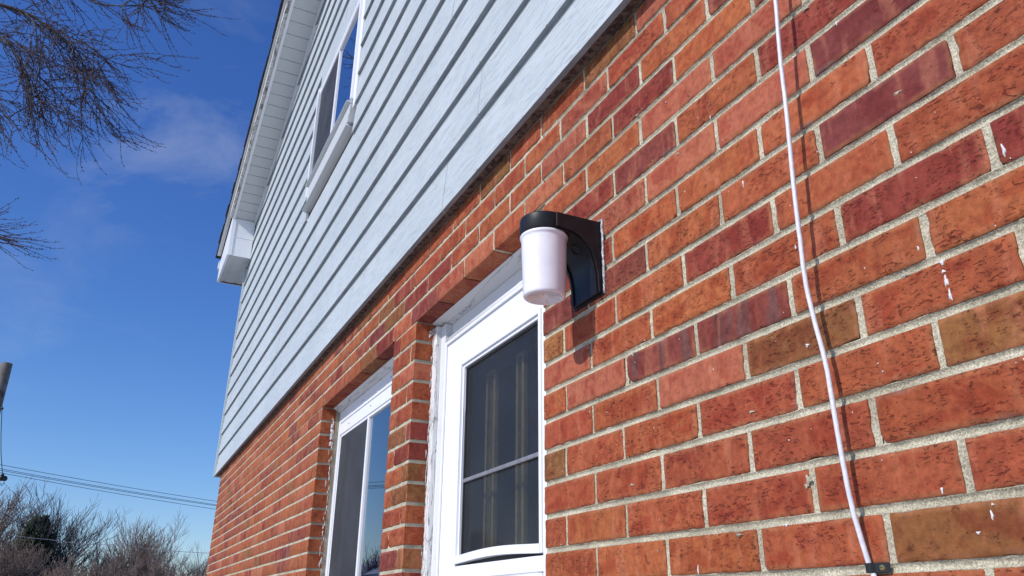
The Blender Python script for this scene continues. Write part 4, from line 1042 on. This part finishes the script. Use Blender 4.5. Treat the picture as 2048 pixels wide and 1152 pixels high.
X, Yp = gp(110, 34); bare_tree(X, Yp, 4.45, .42, 11, 'grey bare tree with a broom of upright twigs, tallest in the row at lower left', M['bark1'], 12, dens=1.15)
X, Yp = gp(275, 36); bare_tree(X, Yp, 3.95, .55, 12, 'rounded brown bare tree just left of the brick house corner', M['bark2'], 13, dens=1.15)
X, Yp = gp(-20, 36); bare_tree(X, Yp, 4.7, .35, 13, 'bare tree cut by the left edge of the photo below the pole', M['bark2'], 10)
X, Yp = gp(215, 40); bare_tree(X, Yp, 3.6, .5, 16, 'bare tree filling the dip between the tall grey and the rounded brown one', M['bark1'], 9)
X, Yp = gp(45, 31); bare_tree(X, Yp, 3.0, .8, 17, 'low spreading brown bare tree in front of the dark evergreen', M['bark2'], 13, dens=1.2)
X, Yp = gp(400, 62); bare_tree(X, Yp, 4.7, .7, 14, 'distant dark bare tree against the brick house corner', M['bark3'], 12)
X, Yp = gp(330, 70); bare_tree(X, Yp, 4.9, .8, 15, 'far off bare tree low on the skyline behind the rounded brown one', M['bark3'], 10)
X, Yp = gp(180, 29); bare_tree(X, Yp, 2.7, .9, 18, 'low brown thicket tree in front of the row at lower left', M['bark2'], 14, dens=1.2)
X, Yp = gp(320, 31); bare_tree(X, Yp, 2.6, .9, 19, 'low brown thicket tree nearest the brick house corner', M['bark2'], 14, dens=1.2)

def evergreen(x, y, H, Rr, seed, label):
    rs = random.Random(seed); root = empty('evergreen_tree', (x, y, -1.9)); tag(root, label, 'tree')
    tr, cr_ = Tw(), Tw(); b0 = Vector((x, y, -1.9)); tr.seg([b0, b0 + Vector((0, 0, H))], .16, .02, 6)
    for k in range(360):
        f = rs.random() ** .8; z = H * (.08 + .92 * f); a_ = rs.random() * 6.283; r = Rr * (1 - f) ** .8 * rs.uniform(.6, 1.1) + .1
        p = b0 + Vector((0, 0, z)); e = p + Vector((math.cos(a_) * r, math.sin(a_) * r, rs.uniform(-.3, .35) * r + .12)); tr.seg([p, e], .02, .006)
        for _ in range(30):
            q = p.lerp(e, rs.uniform(.3, 1)); d = (e - p).normalized() + Vector((rs.gauss(0, .6), rs.gauss(0, .6), rs.gauss(0, .4))); cr_.bud(q, d.normalized(), rs.uniform(.12, .28), .035)
    tr.build('trunk', M['bark3'], root); cr_.build('crown', M['needle'], root)
X, Yp = gp(62, 33.5); evergreen(X, Yp, 4.25, 1.6, 5, 'small dark evergreen among the bare trees at lower left')
evergreen(-27.5, -6.1, 4.6, 1.3, 6, 'dark evergreen mirrored in the sliding window, beside the snowy roof')
bare_tree(-29, -8.2, 3.4, .5, 23, 'bare tree mirrored in the sliding window, left of the snowy roof', M['bark1'], 8)

# ------------------------------------------------------------------ pole and wires
M['pole'] = simple('weathered pole wood', (.20, .18, .155), .9, .45, 7, .004, 40)
pt = ray(14, 727, 17.5); pole = empty('utility_pole', (pt.x, pt.y, -1.9)); tag(pole, 'weathered wooden utility pole at the left edge', 'pole')
mb = MB(); mb.tube([(pt.x, pt.y, -1.9 + (pt.z + 1.9) * i / 8) for i in range(9)], [.13 - .035 * i / 8 for i in range(9)], 14); o = mb.build('pole_shaft', M['pole']); o.parent = pole; o.location = -Vector(pole.location)
mb = MB(); mb.box(pt.x - .02, pt.x + .11, pt.y - .03, pt.y + .03, pt.z - .62, pt.z - .52); o = mb.build('pole_bracket', M['nail']); o.parent = pole; o.location = -Vector(pole.location)
def wire(p0, p1, sag, r=.009, n=30):
    p0, p1 = Vector(p0), Vector(p1); return [p0.lerp(p1, i / n) - Vector((0, 0, sag * 4 * (i / n) * (1 - i / n))) for i in range(n + 1)]
wl = [((0, 922), (434, 996), 'topmost of the four black wires crossing low in the sky'), ((0, 930), (434, 1003), 'second black wire from the top of the four crossing low in the sky'), ((0, 933), (434, 1005), 'third black wire from the top, almost touching the second'), ((0, 938), (434, 1012), 'lowest of the four black wires crossing low in the sky')]
for (a_, b_, lb) in wl:
    p, q = ray(a_[0], a_[1], 24), ray(b_[0], b_[1], 26); d = q - p; mb = MB(); mb.tube(wire(p - d * .5, q + d * .6, .12), .0065, 5)
    tag(mb.build('power_line', M['nail']), lb, 'wire', 'wires crossing the sky')
mb = MB(); mb.tube(wire(ray(-60, 1050, 22), ray(98, 1079, 22.5), .05) + wire(ray(98, 1079, 22.5), ray(235, 1089, 23), .04)[1:] + wire(ray(235, 1089, 23), ray(460, 1107, 24), .05)[1:], .006, 5)
M['lwire'] = simple('pale insulated wire', (.34, .33, .33), .5)
tag(mb.build('service_wire', M['lwire']), 'pale slack wire sagging across the tree tops', 'wire')
gy = empty('guy_wire', tuple(ray(5, 785, 17.2))); tag(gy, 'thin line with insulators hanging from the wooden pole', 'wire')
mb = MB(); P_ = [ray(6, 780, 17.3), ray(4, 817, 17.2), ray(2, 870, 17.1), ray(2, 905, 17.0), ray(5, 948, 17.0)]; mb.tube(P_, .007, 5); o = mb.build('line', M['nail']); o.parent = gy; o.location = -Vector(gy.location)
def ball(mb, c, r, sx=1):
    n = 10; vs_ = [(c.x + r * sx * math.sin(math.pi * j / 6) * math.cos(2 * math.pi * k / n), c.y + r * sx * math.sin(math.pi * j / 6) * math.sin(2 * math.pi * k / n), c.z + r * math.cos(math.pi * j / 6)) for j in range(7) for k in range(n)]
    mb.add(vs_, [(j * n + k, j * n + (k + 1) % n, (j + 1) * n + (k + 1) % n, (j + 1) * n + k) for j in range(6) for k in range(n)], 0, True)
mb = MB(); ball(mb, ray(4, 817, 17.2), .026); o = mb.build('insulator', M['clipblack']); o.parent = gy; o.location = -Vector(gy.location)
mb = MB(); c = ray(3, 956, 17); ball(mb, c, .055); ball(mb, ray(9, 957, 17), .05); ball(mb, ray(5, 950, 17), .03); mb.tube([ray(1, 966, 17), ray(3, 972, 17), ray(6, 969, 17), ray(9, 964, 17)], .007, 5); o = mb.build('connector', M['clipblack']); o.parent = gy; o.location = -Vector(gy.location)

# ------------------------------------------------------------------ neighbour's house (mirrored in the window glass)
nb_ = empty('neighbour_house', (-29, -10.8, -1.9)); tag(nb_, 'blue-grey house with snow on its roof, mirrored in the sliding window', 'house')
def npart(mb, name, mat):
    o = mb.build(name, mat); o.parent = nb_; o.location = -Vector(nb_.location); fix(o); return o
M['nsid'] = simple('grey-blue clapboard', (.30, .36, .40), .7, .2, 3); M['snow'] = simple('roof snow', (.82, .84, .88), .8, .06, 2, .03, 3)
mb = MB(); mb.box(-33, -27, -14.5, -8.0, -1.9, .75); mb.prism([(-14.5, .75), (-8.0, .75), (-11.25, 2.3)], -33, -27, 'x'); wl_ = npart(mb, 'walls', M['nsid'])
mb = MB(); mb.prism([(-15.0, .55), (-11.25, 2.36), (-7.5, .55), (-7.5, .75), (-11.25, 2.56), (-15.0, .75)], -33.3, -26.6, 'x'); npart(mb, 'snowy_roof', M['snow'])
for yv in (-13, -10.2): 
    mb = MB(); mb.box(-26.98, -26.93, yv - .6, yv + .6, -.7, .4); npart(mb, 'window', M['dark'])
